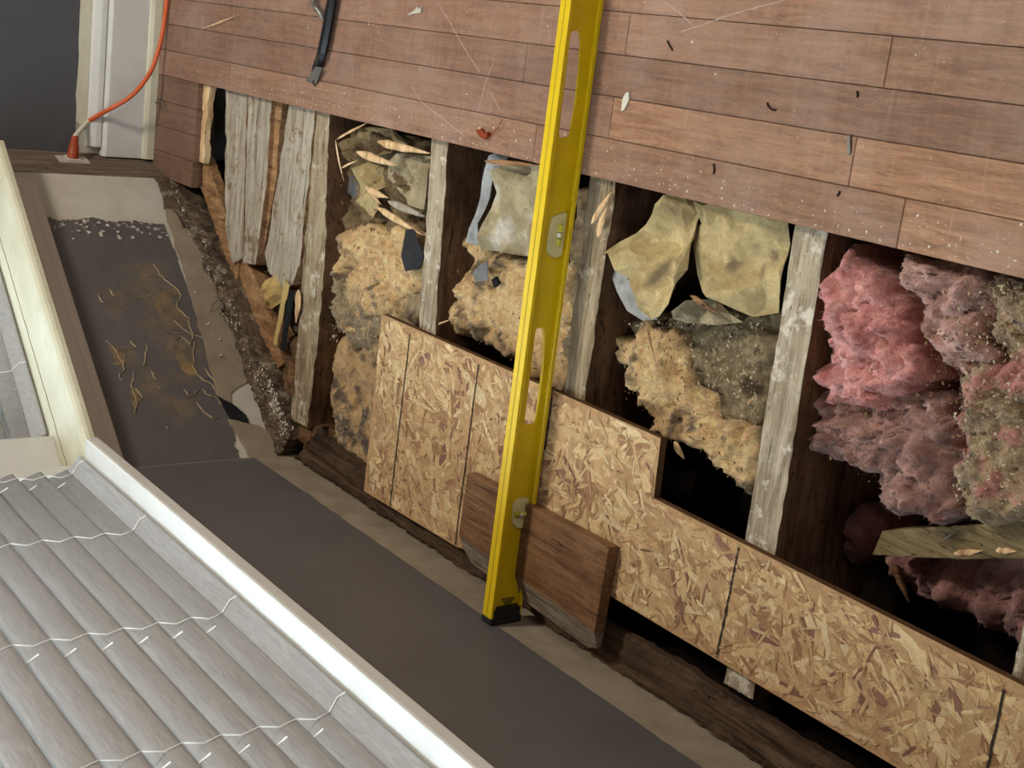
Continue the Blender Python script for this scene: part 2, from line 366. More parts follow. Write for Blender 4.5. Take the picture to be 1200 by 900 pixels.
# ---------------------------------------------------------------- shell
box('crawlspace_ground', (-3.6, 1.6, -1.1, 1.2, -.34, -.31), SOIL_SHADE, kind='structure')
box('shade_rim_board', (c12.x-.1, HX1, YW, YW+.045, -.31, -.050), SOIL_SHADE, kind='structure')  # rim board coloured near black, so the gap's shade is painted on
box('cavity_closure_1', (HX1, HX1+.03, -.88, 1.2, -.31, -.045), J_SIDE, kind='structure')  # added out of view to keep sky light out of the joist bays
box('cavity_closure_2', (-3.22, HX1, 1.17, 1.2, -.31, -.045), J_SIDE, kind='structure')  # second unseen closure, added against sky light under the floor
ZS = .389                                            # underside of the stools
def ext(name, quads, mat):
    v = []; f = []
    for q in quads:
        vv, ff = q; b = len(v); v += vv; f += [tuple(b+i for i in t) for t in ff]
    return mk(name, v, f, mat, kind='structure')
WX1 = -.45
wf = ext('wall_front', [boxvf(c12.x-.02, XR, YW-.14, YW, -.31, ZS), boxvf(c12.x-.02, XR, YW-.14, YW, 2.0, 2.4), boxvf(WX1, XR, YW-.14, YW, ZS, 2.0)], PLASTER)
def bbox(s0, s1, n0, n1, z0, z1):
    n0 = -.22 if n0 == -.14 else n0
    v, f = boxvf(s0, s1, n0, n1, z0, z1); return [tuple(bay(*p)) for p in v], [t[::-1] for t in f]
wb = ext('wall_bay', [bbox(0, .86, -.14, 0, -.31, ZS), bbox(0, .86, -.14, 0, 2.0, 2.4)], PLASTERL)
# return stub between the bay and the left wall
A = Vector((-3.22, -.372, 0)); dr = (Vector((P0.x, P0.y, 0))-A)
def ret(u, n, z):
    t = dr.normalized(); nn = Vector((-t.y, t.x, 0)); return A+t*u+nn*n+Vector((0, 0, z))
v, f = boxvf(-.14, dr.length, -.12, 0, -.31, 2.4)
wr = mk('wall_return', [ret(*p) for p in v], [t[::-1] for t in f], mat_wood('stained return wall', srgb(72, 58, 48), srgb(104, 90, 78), srgb(132, 118, 104), axis='Z', rough=.8, bump=.0008), kind='structure')
wl = box('wall_left', (-3.36, -3.22, -.45, YB, -.31, 2.4), PLASTERL, kind='structure')
box('paint', (-3.22, -3.2185, -.45, YB, .178, 2.4), PAINTD, wl)
box('wall_right', (XR, XR+.1, -1.02, YB, -.31, 2.4), WHITEW, kind='structure')
box('wall_back', (-3.36, XR, YB, YB+.1, -.31, 2.4), WHITEW, kind='structure')
box('ceiling', (-3.6, XR+.1, -1.3, YB+.1, 2.4, 2.5), CEIL, kind='structure')
# grey paint film on the front wall: ragged lower border, strip of bare plaster beneath
v = []; f = []; xs = c12.x-.004; i = 0
while xs < XR:
    zb = .046+.0022*fbm(xs*9, 3.1, 0, 5)+.0022*max(0, fbm(xs*60, 9, 0, 3))-(.010*max(0, N(xs*14, 5.5)-.42)*2)
    for q in ((YW, zb), (YW+.0016, zb+.0004), (YW+.0016, zb+.03), (YW+.0016, ZS)): v.append((xs, q[0], q[1]))
    if i:
        b = (i-1)*4; c = i*4
        for k in range(3): f.append((b+k, c+k, c+k+1, b+k+1))
    xs += .004; i += 1
pf = mk('paint', v, f, PAINT, wf, cols=[(0, 0, 0)]*len(v))
# grey paint film on the bay wall, flaked away towards the corner
step = .003; ns = int(.816/step); nz = int((.36-.02)/step); idx = {}; V = []; Fc = []; cl = []
stains = [(.50, .12, .06), (.44, .13, .07), (.38, .13, .05), (.33, .15, .05), (.60, .21, .05), (.52, .24, .04), (.40, .24, .03), (.66, .17, .05), (.30, .13, .06), (.56, .12, .05), (.36, .22, .04)]
def painted(s, z):
    zb = .052+.028*max(0, s-.45)*2+.004*fbm(s*22, 1.7, 0, 4)
    if s > .60: zb += .02*max(0, N(s*40, 2.2))
    sb = .138+.02*(.2-z)*1.5+.012*fbm(z*16, 7.7, 0, 4)
    if z < zb or s < sb: return False
    if s < sb+.05 and fbm(s*90, z*90, 3, 4) > .25+(s-sb)*9: return False
    if fbm(s*70, z*70, 6, 4) > 1.05: return False
    return True
for i in range(ns):
    for j in range(nz):
        s = (i+.5)*step; z = .02+(j+.5)*step
        if painted(s, z):
            q = []
            for a, b in ((i, j), (i+1, j), (i+1, j+1), (i, j+1)):
                if (a, b) not in idx:
                    ss = a*step; zz = .02+b*step; idx[a, b] = len(V)
                    V.append(bay(ss, .0016+.0006*N(ss*60, zz*60), zz)); st = 0
                    for (s0, z0, r) in stains: st = max(st, 1-math.hypot(ss-s0, (zz-z0))/r*(1+.5*N(ss*30, zz*30)))
                    st = max(0, min(1, st*1.3)); cl.append((st, st, st))
                q.append(idx[a, b])
            Fc.append(tuple(q[::-1]))
mk('paint', V, Fc, PAINT, wb, cols=cl)
# lower strip of darker bare plaster where the baseboard was
PL = rough_poly([(.085, .034), (.12, .040), (.30, .050), (.60, .072), (.66, .078), (.655, .052), (.63, .044), (.60, -.02), (.28, -.035), (.12, .005)], .008, .005, 20, 3)
prism('plaster_strip', PL, .0, .003, PLASTER, wb, frame=lambda s, z, n: bay(s, n, z))
PL = rough_poly([(.70, .072), (.81, .052), (.81, -.02), (.74, -.015), (.72, .01), (.715, .03)], .006, .006, 30, 5)
prism('plaster_strip', PL, .0, .005, PLASTER, wb, frame=lambda s, z, n: bay(s, n, z))
PL = rough_poly([(.635, .078), (.70, .066), (.715, .03), (.69, .028), (.66, .05)], .006, .004, 30, 8)
prism('plaster_hole_shade', PL, .0, .0035, BLK, wb, frame=lambda s, z, n: bay(s, n, z))  # flat black patch paints the dark of a hole in the strip
for k_, pl_ in enumerate(([(-.0, .034), (.05, .030), (.10, .040), (.10, .020), (.16, .012), (.16, -.02), (.0, -.02)], [(.02, .018), (.09, .012), (.20, -.004), (.24, -.03), (.02, -.03)])):
    prism('broken_lath', rough_poly(pl_, .006, .006, 30, 11+k_), .0, .006+.006*k_, ROT, wb, frame=lambda s, z, n: bay(s, n, z))
BARE = mat_plain('tan flaked patch', srgb(92, 84, 74), .8, .2, 0, 26, .0006, col2=srgb(142, 116, 80))
for pl_ in ([(180, 348), (192, 340), (207, 338), (212, 347), (207, 360), (220, 372), (221, 382), (205, 384), (192, 375), (183, 362)], [(203, 405), (215, 402), (226, 412), (226, 425), (232, 440), (222, 440), (210, 430)], [(152, 452), (162, 455), (164, 468), (158, 482), (153, 470)], [(127, 402), (138, 408), (150, 408), (146, 425), (136, 428)]):
    pp_ = []
    for p_ in pl_:
        w_ = onp(p_[0], p_[1], N2, P0+N2*.002)-P0; pp_.append((w_.dot(T2), w_.z))
    prism('flaked_patch', rough_poly(pp_, .004, .004, 60, 5), .0, .0026, BARE, wb, frame=lambda s, z, n: bay(s, n, z))
# raised curled edges of peeling paint
def onw2(px, py, off=.002):
    return onp(px, py, N2, P0+N2*off)
cr = [[(180, 310), (190, 325), (205, 337), (212, 347), (207, 360), (220, 372), (222, 382), (226, 393), (222, 405)],
      [(157, 351), (175, 345), (192, 340)], [(195, 390), (222, 391), (240, 397)], [(228, 400), (226, 425), (232, 440), (250, 453), (256, 467)],
      [(215, 456), (222, 464), (235, 456), (243, 462), (254, 466)], [(125, 399), (137, 415), (145, 430), (140, 440), (143, 447)],
      [(137, 412), (158, 408), (152, 400)], [(172, 405), (168, 430)], [(157, 437), (155, 455), (160, 470), (157, 485)], [(157, 455), (167, 465), (162, 470)],
      [(115, 345), (120, 355)], [(129, 340), (133, 347)], [(230, 472), (245, 488), (260, 490)], [(204, 400), (212, 394), (222, 404)], [(125, 427), (143, 427)],
      [(177, 435), (182, 445)], [(160, 329), (188, 328)], [(240, 432), (255, 452)], [(130, 360), (150, 356)], [(203, 376), (222, 391)]]
V = []; Fc = []
for ci, pl in enumerate(cr):
    q = spline([onw2(*p) for p in pl], 5); n = len(q)
    for i, p in enumerate(q):
        t = (q[min(i+1, n-1)]-q[max(i-1, 0)]).normalized(); sd = t.cross(N2)
        w = .0014*(.35+.65*math.sin(math.pi*(i+.4)/(n+.0)))*(1+1.2*N(i*.9, ci*7.7)); jx = .004*N(i*.9, ci*3.1)
        V += [p+sd*(jx-w), p+N2*.0022+sd*jx, p+sd*(jx+w)]
    b = len(V)-3*n
    for i in range(n-1):
        for k in range(2): Fc.append((b+3*i+k, b+3*i+k+1, b+3*i+3+k+1, b+3*i+3+k))
mk('paint_curl', V, Fc, mat_plain('curled paint edge', srgb(176, 156, 118), .7, .3, .3, 80), wb, kind='stuff')
V = []; Fc = []; rr = RD(5)
for k in range(26):
    s = rr.uniform(.14, .20); z = rr.uniform(.05, .30); a = rr.uniform(0, 6.3); b = len(V)
    for q in range(5):
        an = a+q*1.257; r = rr.uniform(.002, .007); V.append(bay(s+r*math.cos(an), .002+rr.uniform(0, .003), z+r*math.sin(an)))
    Fc.append(tuple(range(b, b+5)))
mk('paint_flake', V, Fc, PLASTERL, wb, kind='stuff')
# small nail heads / screw pops in the plaster strip
for px, py in ((228, 343), (243, 380), (257, 398), (258, 417)):
    p = onw2(px, py, .003); tube('nail_head', [p, p+N2*.003], .0028, WHITE, wb, n=10)
tube('hair_wire', spline([onw2(246, 366, .004), onw2(250, 357, .012), onw2(257, 352, .012), onw2(263, 354, .005)], 5), .0007, BLK, label='upper of two thin dark wires curling off the bare plaster strip', cat='wire', n=5)
tube('hair_wire', spline([onw2(257, 369, .004), onw2(263, 363, .012), onw2(267, 360, .012), onw2(269, 375, .010), onw2(262, 375, .004)], 5), .0007, BLK, label='lower thin dark looped wire on the bare plaster strip', cat='wire', n=5)
# ---------------------------------------------------------------- baseboard on the left wall
bl = empty('baseboard_left', (-3.2, 0, 0), kind='structure')
y0b, y1b = -.375, YB
prism('base_board', [(-3.2185, .0), (-3.190, .0), (-3.190, .113), (-3.196, .121), (-3.2185, .121)], y0b, y1b, WHITE, bl, bev=.0012, frame=lambda x, z, y: Vector((x, y, z)))
prism('shoe', [(-3.190, .0), (-3.180, .0), (-3.180, .018), (-3.184, .026), (-3.190, .028)], y0b, y1b, CREAMP, bl, bev=.001, frame=lambda x, z, y: Vector((x, y, z)))
prism('cap_moulding', [(-3.2185, .123), (-3.199, .123), (-3.200, .135), (-3.208, .150), (-3.2185, .154)], y0b+.02, y1b, WHITE, bl, bev=.001, frame=lambda x, z, y: Vector((x, y, z)))
P = rough_poly([(-.34, .154), (YB, .154), (YB, .181), (-.30, .179), (-.31, .165)], .03, .003, 20, 4)
prism('bare_strip', P, -3.2185, -3.215, CREAMP, bl, frame=lambda y, z, x: Vector((x, y, z)))
# ---------------------------------------------------------------- windows
def window(name, fr, L, reach, left_end, stoolmat, n_nose=.08):
    """fr(s,n,z): s along wall, n into the room"""
    w = empty(name, fr(L/2, 0, ZS), kind='structure'); k = 0 if name == 'window_1' else -.085; jr = .03 if name == 'window_1' else .145
    def pz(nm, pts, s0, s1, mat, bev=.001): return prism(nm, pts, s0, s1, mat, w, bev=bev, frame=lambda n, z, s: fr(s, n, z))
    def bx(nm, s0, s1, n0, n1, z0, z1, mat, bev=.001, p=None):
        v, f = boxvf(s0, s1, n0, n1, z0, z1); o = mk(nm, [fr(*q) for q in v], f, mat, p or w)
        bm = bmesh.new(); bm.from_mesh(o.data); bmesh.ops.recalc_face_normals(bm, faces=bm.faces); bm.to_mesh(o.data); bm.free()
        if bev: bevel(o, bev)
        return o
    e = ZS+.024+(.0006 if name == 'window_1' else 0)
    if name == 'window_1': nose = [(n_nose-.002, ZS), (n_nose, ZS+.003), (n_nose, e-.004), (n_nose-.0015, e-.001), (n_nose-.005, e)]
    else: nose = [(n_nose-.003, ZS), (n_nose, ZS+.003), (n_nose, ZS+.012), (n_nose-.003, ZS+.018), (n_nose-.010, ZS+.0225), (n_nose-.018, e)]
    pz('stool', [(-.10+k, ZS)]+nose+[(-.10+k, e)], left_end, reach, stoolmat, 0)
    pz('apron', [(0.001, .322), (.009, .318), (.013, .322), (.013, .337), (.0115, .339), (.013, .341), (.013, ZS), (0.001, ZS)], max(left_end, .03), reach, APRON, .0006)
    bx('sash', .03, L-.03, -.12+k, -.09+k, e, e+.07, WHITE); bx('sash', .03, L-.03, -.12+k, -.09+k, 1.93, 2.0, WHITE)
    bx('sash', .03, .09, -.12+k, -.09+k, e+.07, 1.93, WHITE); bx('sash', L-.09, L-.03, -.12+k, -.09+k, e+.07, 1.93, WHITE)
    bx('pane', .09, L-.09, -.107+k, -.103+k, e+.07, 1.93, GLASS, 0)
    bx('jamb', 0, .03, -.13+k, -.035+k*.3, e, 2.0, WHITE); bx('jamb', L-jr, L, -.13+k, -.035+k*.3, e, 2.0, WHITE); bx('head', 0, L, -.13+k, .0, 1.97, 2.0, WHITE)
    return w
fr1 = lambda s, n, z: Vector((c12.x+s, YW+n, z))
L1 = WX1-c12.x
w1 = window('window_1', fr1, L1, L1+.05, .029, WHITE)
w2 = window('window_2', bay, .812, .85, -.012, CREAMP)
# aged seam between stool and jamb liner of the bay window, cracked paint
q = [bay(s, -.035+.003*N(s*30, 2), ZS+.0243) for s in [i*.015 for i in range(52)]]
tube('paint_crack', q, .0012, mat_plain('brown seam', srgb(120, 100, 62), .9, .1, .3, 60), w2, n=5, flat=.4)
# corner post between the two windows
o = prism('corner_post', [(c12.x-.11, YW-.16), (c12.x-.03, YW-.16), (c12.x+.0, YW-.0), (c12.x-.03, YW+.005), (c12.x-.05, YW+.0)], ZS+.024, 2.0, WHITE, w1, bev=.002)
# ---------------------------------------------------------------- blinds
def blind(fr, s0, s1, ncent, label, nsl, cords, gap=0.0, tilt=63, z0=.430):
    b = empty('window_blind', fr((s0+s1)/2, ncent, ZS+.026), label=label, cat='blind', group=None)
    w = .052; sag = .0022; pitch = .0515
    def slatvf(th=.0026):
        v = []; f = []; n = 8; m = 2; a = math.radians(tilt)
        for side in (1, -1):
            for k in range(n+1):
                u = (k/n-.5)*w; c = sag*(1-(2*k/n-1)**2)+side*th/2*(1-.5*abs(2*k/n-1)**6)
                nn = u*math.cos(a)-(-c)*math.sin(a)*-1*0+c*math.sin(a); zz = -u*math.sin(a)+c*math.cos(a)
                for s in (s0, s1): v.append((s, nn, zz))
        def id(side, k, e): return side*(n+1)*2+k*2+e
        for k in range(n):
            f.append((id(0, k, 0), id(0, k, 1), id(0, k+1, 1), id(0, k+1, 0))); f.append((id(1, k, 0), id(1, k+1, 0), id(1, k+1, 1), id(1, k, 1)))
        for k in (0, n): f.append((id(0, k, 0), id(0, k, 1), id(1, k, 1), id(1, k, 0)))
        for e in (0, 1): f.append(tuple(id(0, k, e) for k in range(n+1))+tuple(id(1, k, e) for k in range(n, -1, -1)))
        return v, f
    v, f = slatvf(); me = None
    c0 = fr(0, ncent, 0)
    for k in range(nsl):
        z = z0+.030+k*pitch
        if me is None:
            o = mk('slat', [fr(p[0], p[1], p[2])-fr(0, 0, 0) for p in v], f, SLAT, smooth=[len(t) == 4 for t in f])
            bm = bmesh.new(); bm.from_mesh(o.data); bmesh.ops.recalc_face_normals(bm, faces=bm.faces); bm.to_mesh(o.data); bm.free(); me = o.data
        else:
            o = bpy.data.objects.new('slat', me); C.objects.link(o)
        o.parent = b; o.matrix_parent_inverse = Matrix.Translation(b.location).inverted(); o.location = fr(0, ncent, z)
    def pz(nm, pts, a, c, mat, bev=.001): return prism(nm, pts, a, c, mat, b, bev=bev, frame=lambda n, z, s: fr(s, n, z))
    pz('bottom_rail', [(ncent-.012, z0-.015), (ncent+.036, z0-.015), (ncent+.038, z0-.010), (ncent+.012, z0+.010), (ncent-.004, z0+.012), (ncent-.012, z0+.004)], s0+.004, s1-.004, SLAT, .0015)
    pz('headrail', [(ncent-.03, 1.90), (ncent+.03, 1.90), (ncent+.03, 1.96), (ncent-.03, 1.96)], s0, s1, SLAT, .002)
    a = math.radians(tilt); fn = w/2*math.cos(a); fz = -w/2*math.sin(a)
    for ci, (s, route) in enumerate(cords):
        pts = [fr(s, ncent+.0385, z0-.011), fr(s-.005, ncent+.030, z0-.002), fr(s, ncent+.014, z0+.0105)]
        for k in range(nsl):
            z = z0+.030+k*pitch; pts.append(fr(s, ncent+fn+.0025, z+fz)); pts.append(fr(s, ncent+fn-.004, z+fz+.024))
        lc = tube('ladder_cord', pts, .0010, CORD, b, n=5)
        if route:
            for k in range(nsl):                 # short visible run of the lift cord through each slat
                z = z0+.030+k*pitch; u = .002; d = Vector((0, 0, 0))
                p = fr(s+.022, ncent+u*math.cos(a)+.0046*math.sin(a), z-u*math.sin(a)+.0046*math.cos(a))
                q = fr(s+.024, ncent-.020*math.cos(a)+.0036*math.sin(a), z+.020*math.sin(a)+.0036*math.cos(a))
                tube('lift_cord', [p, q], .0013, CORD, b, n=5)
    return b
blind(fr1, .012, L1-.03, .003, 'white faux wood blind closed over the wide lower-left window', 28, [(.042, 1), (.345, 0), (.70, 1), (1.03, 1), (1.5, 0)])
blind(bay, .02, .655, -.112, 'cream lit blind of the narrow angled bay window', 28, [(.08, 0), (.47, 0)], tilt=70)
# ---------------------------------------------------------------- rotten sole plates
def plate(name, P, step, z, amp, depth, mat, label, fr2, seed, sc=(16, 60)):
    zf = lambda x, y, d: z+amp*fbm(x*sc[0], y*sc[1], seed, 5)-.012*max(0, 1-d/.01)*abs(N(x*40, y*40, seed))
    return field(name, P, step, zf, depth, mat, frame=fr2, label=label, cat='timber', smooth=False)
Pp = rough_poly([(-.02, -.0), (.16, .0), (.62, .0), (.80, .0), (.80, .060), (.645, .082), (.46, .074), (.30, .066), (.12, .036), (.0, .012)], .01, .006, 30, 2)
plate('sole_plate', Pp, .005, -.006, .009, .05, ROT, 'rotten crumbling grey-brown sole plate along the angled bay wall', lambda s, n, z: bay(s, n, z), 4)
Pp = rough_poly([(c12.x+.02, YW+.001), (HX1-.01, YW+.001), (HX1-.01, YW+.070), (-1.4, YW+.067), (-2.0, YW+.060), (-2.33, YW+.085), (c12.x+.12, YW+.10)], .02, .003, 14, 6)
plate('sole_plate', Pp, .008, -.030, .0045, .014, WETW, 'long dark damp sole plate along the foot of the front wall', lambda x, y, z: Vector((x, y, z)), 9, (7, 60))
# ---------------------------------------------------------------- joists
def joist(pts, label, top=J_TOP, amp=.0018, z=-.0205, depth=.19, rag=.0015, seed=1, step=.006):
    zf = lambda x, y, d: z-amp*abs(fbm(x*90, y*9, seed, 5))-.004*max(0, 1-d/.005)*abs(N(x*60, y*25, seed))-.0005
    P = rough_poly(pts, .015, rag, 30, seed)
    return field('joist', P, step, zf, depth, top, side=J_SIDE, smooth=True, label=label, cat='joist')
ym, yn = .25, -.798
joist([(-1.178, ym), (-1.127, ym), (-1.122, -.2), (-1.113, -.59), (-1.108, yn), (-1.160, yn), (-1.167, -.59), (-1.176, -.17)], 'pale weathered joist between the brown kraft paper and the pink wool', seed=2)
joist([(-1.597, ym), (-1.526, ym), (-1.527, -.50), (-1.527, yn), (-1.577, yn), (-1.577, -.49)], 'split brown joist just right of the yellow level', top=J_TAN, amp=.004, rag=.003, seed=5)
joist([(-2.024, ym), (-1.972, ym), (-1.969, -.17), (-1.943, -.50), (-1.925, yn), (-1.975, yn), (-1.997, -.49), (-2.020, -.17)], 'narrow grey joist left of the level, running under the strand board', seed=8)
joist([(-.760, ym), (-.708, ym), (-.705, yn), (-.757, yn)], 'weathered joist cut off by the right edge of the photo', seed=11, step=.01)
joist([(-.335, ym), (-.285, ym), (-.285, yn), (-.335, yn)], 'joist out of view at the right end of the opening', seed=12, step=.01)
joist([(-2.440, ym), (-2.391, ym), (-2.388, -.17), (-2.356, -.43), (-2.352, -.60), (-2.362, -.80), (-2.432, -.80), (-2.438, -.5), (-2.440, -.2)], 'decayed joist with split edge left of the crumpled wool bay', top=J_TAN, amp=.005, rag=.005, seed=14)
# weathered old planks at the left of the opening
def plank(pts, label, z=-.018, depth=.026, amp=.003, seed=1, mat=BOARD, rag=.002, cat='plank', name='old_plank', side=None, step=.005, slope=None):
    sl = slope or (lambda x, y: 0)
    zf = lambda x, y, d: z+sl(x, y)-amp*abs(fbm(x*70, y*8, seed, 5))-.004*max(0, 1-d/.006)*abs(N(x*50, y*30, seed))
    return field(name, rough_poly(pts, .012, rag, 30, seed), step, zf, depth, mat, side=side or REDW, smooth=True, label=label, cat=cat)
plank([(-2.851, ym-.1), (-2.744, ym-.1), (-2.744, -.17), (-2.706, -.5), (-2.706, -.52), (-2.75, -.54), (-2.79, -.50), (-2.812, -.42), (-2.851, -.17)], 'grey weathered plank directly right of the black gap at the left', seed=21)
plank([(-2.740, ym-.1), (-2.628, ym-.1), (-2.628, -.17), (-2.622, -.35), (-2.640, -.52), (-2.700, -.53), (-2.702, -.5), (-2.740, -.17)], 'second grey weathered plank, grooved edge against the first', seed=22)
plank([(-2.628, ym-.1), (-2.602, ym-.1), (-2.600, -.17), (-2.600, -.34), (-2.632, -.50), (-2.624, -.35), (-2.628, -.17)], 'thin brown batten on the right side of the grey planks', z=-.028, mat=REDW, seed=23)
plank([(-2.552, ym-.1), (-2.444, ym-.1), (-2.442, -.17), (-2.442, -.30), (-2.448, -.48), (-2.47, -.525), (-2.50, -.545), (-2.54, -.54), (-2.585, -.52), (-2.600, -.49), (-2.585, -.40), (-2.552, -.17)], 'wormed grey plank leaning against the decayed joist', amp=.0055, rag=.004, seed=24)
plank([(-2.960, EDGE), (-2.925, EDGE+.01), (-2.93, -.30), (-2.925, -.345), (-2.962, -.345)], 'splintered tan wood fringe at the left end of the opening', z=-.012, amp=.008, rag=.006, seed=25, mat=SPLINT, depth=.014, side=SPLINT)
q = lambda l, z: [tuple(at(*p, z)[:2]) for p in l]
plank(q([(224, 182), (240, 184), (262, 245), (280, 300), (276, 330), (262, 300), (240, 235), (226, 205)], -.025), 'brown broken strip slanting from the floor corner toward the planks', z=-.025, amp=.006, rag=.003, seed=26, mat=REDW, depth=.02)
plank(q([(268, 300), (285, 305), (305, 345), (318, 385), (328, 425), (322, 432), (305, 400), (288, 355)], -.025), 'reddish split lath beside the rotten sole plate', z=-.03, amp=.006, rag=.004, seed=27, mat=REDW, depth=.04)
plank(q([(262, 292), (283, 300), (310, 318), (312, 334), (300, 340), (280, 325)], -.06), 'crumbled plank end below the grey planks', z=-.055, amp=.01, rag=.008, seed=28, mat=ROT, depth=.05)
# ---------------------------------------------------------------- strand board (new subfloor panel)
osb = empty('strand_board', (-1.4, -.67, -.019), label='new notched strand board panel lying beside the front wall', cat='board')
OP = [(-2.098, -.503), (-1.338, -.505), (-1.334, -.592), (-.10, -.602), (-.10, -.764), (-1.43, -.764), (-1.60, -.80), (-1.785, -.836), (-2.098, -.843)]
ZO = -.0075
prism('panel', OP, -.0195, ZO, [OSBE], osb)
OS = [srgb(190, 157, 112), srgb(178, 144, 101), srgb(200, 170, 124), srgb(168, 132, 92), srgb(208, 182, 138), srgb(182, 146, 106), srgb(152, 114, 80), srgb(134, 96, 78), srgb(194, 160, 116)]
rs = RD(11); V = []; Fc = []; cl = []
def flake(cx, cy, L, w, a, z, col, t=.0):
    n = 6; ca, sa = math.cos(a), math.sin(a); pp = []
    sh = [(-.5, -.25), (-.32, -.5), (.28, -.45), (.5, .1), (.3, .5), (-.42, .4)]
    for (u, w_) in sh:
        u = (u+rs.uniform(-.08, .08))*L; ww = (w_+rs.uniform(-.12, .12))*w; pp.append((cx+u*ca-ww*sa, cy+u*sa+ww*ca))
    for p in pp:
        if sdist(p[0], p[1], OP)[0] <= .0005: return
    b = len(V); tz = rs.uniform(-.0004, .0004)
    for i, p in enumerate(pp): V.append((p[0], p[1], z+tz*(1 if i < 3 else -1))); cl.append(col)
    Fc.append(tuple(range(b, b+n)))
# ground layer so no bare edge colour shows
b0 = [(x, y, ZO+.0002) for x, y in OP]; V += b0; cl += [srgb(172, 136, 96)[:3]]*len(OP); Fc.append(tuple(range(len(OP)))[::-1])
for lay, (cnt, Ls, ws) in enumerate([(3200, (.03, .075), (.010, .026)), (1700, (.03, .10), (.006, .022)), (2600, (.01, .035), (.0015, .006))]):
    for i in range(cnt):
        cx = rs.uniform(-2.1, -.45); cy = rs.uniform(-.845, -.503)
        a = rs.gauss(-.5, .9) if rs.random() < .6 else rs.uniform(0, math.pi)
        r = rs.random(); c = OS[7] if r < .045 else OS[6] if r < .12 else rs.choice(OS[:6]+OS[8:]); k = rs.uniform(.86, 1.1)
        flake(cx, cy, rs.uniform(*Ls), rs.uniform(*ws), a, ZO+.0006+.0005*lay+rs.uniform(0, .0006), tuple(q*k for q in c[:3]))
so = mk('wood_strand', V, Fc, OSBM, osb, cols=cl, kind='stuff')
for (x0, x1, ya, yb2) in ((-1.996, -2.001, -.515, -.838), (-1.783, -1.787, -.515, -.832), (-1.583, -1.583, -.515, -.60), (-1.161, -1.167, -.60, -.76), (-.753, -.751, -.61, -.76)):
    V = []; Fc = []; n = 60
    for i in range(n+1):
        t = i/n; xx = x0+(x1-x0)*t+.0012*N(t*9, x0*7); yy = ya+(yb2-ya)*t; w = .0016*(1+.9*N(t*60, x0*9))
        V += [(xx-w, yy, ZO+.0024), (xx+w, yy, ZO+.0024)]
        if i: Fc.append((2*i-2, 2*i-1, 2*i+1, 2*i))
    mk('marker_line', V, Fc, INK, osb)
# ---------------------------------------------------------------- scrap block under the level
bk = empty('scrap_board', (-1.56, -.77, ZO), label='short stained scrap board lying across the strand board under the level', cat='board')
tp = [at(548, 564, .016), at(706, 649, .016), at(692, 746, .016), at(615, 697, .016), at(536, 641, .016)]
ang = math.atan2((tp[1]-tp[0]).y, (tp[1]-tp[0]).x)
bc = (tp[0]+tp[2])/2
tp2 = [(p.x, p.y) for p in tp]
zt = .016; zb = ZO+.003
lo = [at(536, 660, .001), at(571, 699, .001), at(682, 771, .001)]
ed = [Vector((-1.746, -.685, 0)), Vector((-1.378, -.672, 0))]
def bkm(name, top, bot, mat):
    n = len(top); v = [Vector((*t[:2], t[2])) for t in top]+[Vector((*t[:2], t[2])) for t in bot]
    f = [tuple(range(n))[::-1], tuple(range(n, 2*n))]+[(i, (i+1) % n, n+(i+1) % n, n+i) for i in range(n)]
    o = mk(name, v, f, mat, bk); bm = bmesh.new(); bm.from_mesh(o.data); bmesh.ops.recalc_face_normals(bm, faces=bm.faces); bm.to_mesh(o.data); bm.free(); bevel(o, .0015); return o
x0, x1 = -1.748, -1.385; yt = -.689; yl = -.812; 
bkm('board_face', [(x0, yt, zt), (x1, yt+.006, zt), (x1-.004, -.818, zt), (x0-.004, -.800, zt)], [(x0, yt, zb), (x1, yt+.006, zb), (x1-.004, -.822, zb), (x0-.004, -.800, zb)], BLOCKM)
bkm('chamfered_edge', [(x0-.004, -.8005, zt-.0005), (x1-.004, -.8185, zt-.0005), (x1-.006, -.846, .003), (x1-.03, -.856, .001), (x0+.02, -.842, .001), (x0-.003, -.825, .003)],
    [(x0-.004, -.8005, zb), (x1-.004, -.8185, zb), (x1-.006, -.846, zb), (x1-.03, -.856, zb), (x0+.02, -.842, zb), (x0-.003, -.825, zb)], BLOCKW)
# ---------------------------------------------------------------- spirit level
LX = -1.580; LW = .024; LH = .060; YE0, YE1 = -.872, .348; Z0 = .0
lv = empty('spirit_level', (LX-LW/2, -.26, Z0), label='long yellow spirit level standing on edge from the floor to the wall', cat='level')
xc = LX-LW/2
def plate2d(name, outer, holes, t, mat, parent, frame):
    cu = bpy.data.curves.new('t', 'CURVE'); cu.dimensions = '2D'; cu.fill_mode = 'BOTH'; cu.extrude = t/2
    for loop in [outer]+holes:
        s = cu.splines.new('POLY'); s.points.add(len(loop)-1); s.use_cyclic_u = True
        for p, c in zip(s.points, loop): p.co = (c[0], c[1], 0, 1)
    co = bpy.data.objects.new('t', cu); me = bpy.data.meshes.new_from_object(co)
    bm = bmesh.new(); bm.from_mesh(me); bmesh.ops.remove_doubles(bm, verts=bm.verts, dist=1e-6)
    for v in bm.verts: v.co = frame(v.co.x, v.co.y, v.co.z)
    bmesh.ops.recalc_face_normals(bm, faces=bm.faces); bm.to_mesh(me); bm.free(); me.materials.clear(); me.materials.append(mat)
    o = bpy.data.objects.new(name, me); C.objects.link(o); par(o, parent); bpy.data.objects.remove(co); return o
def onweb(px, py):
    p = onp(px, py, (1, 0, 0), (xc+.002, 0, 0)); return (p.y, p.z)
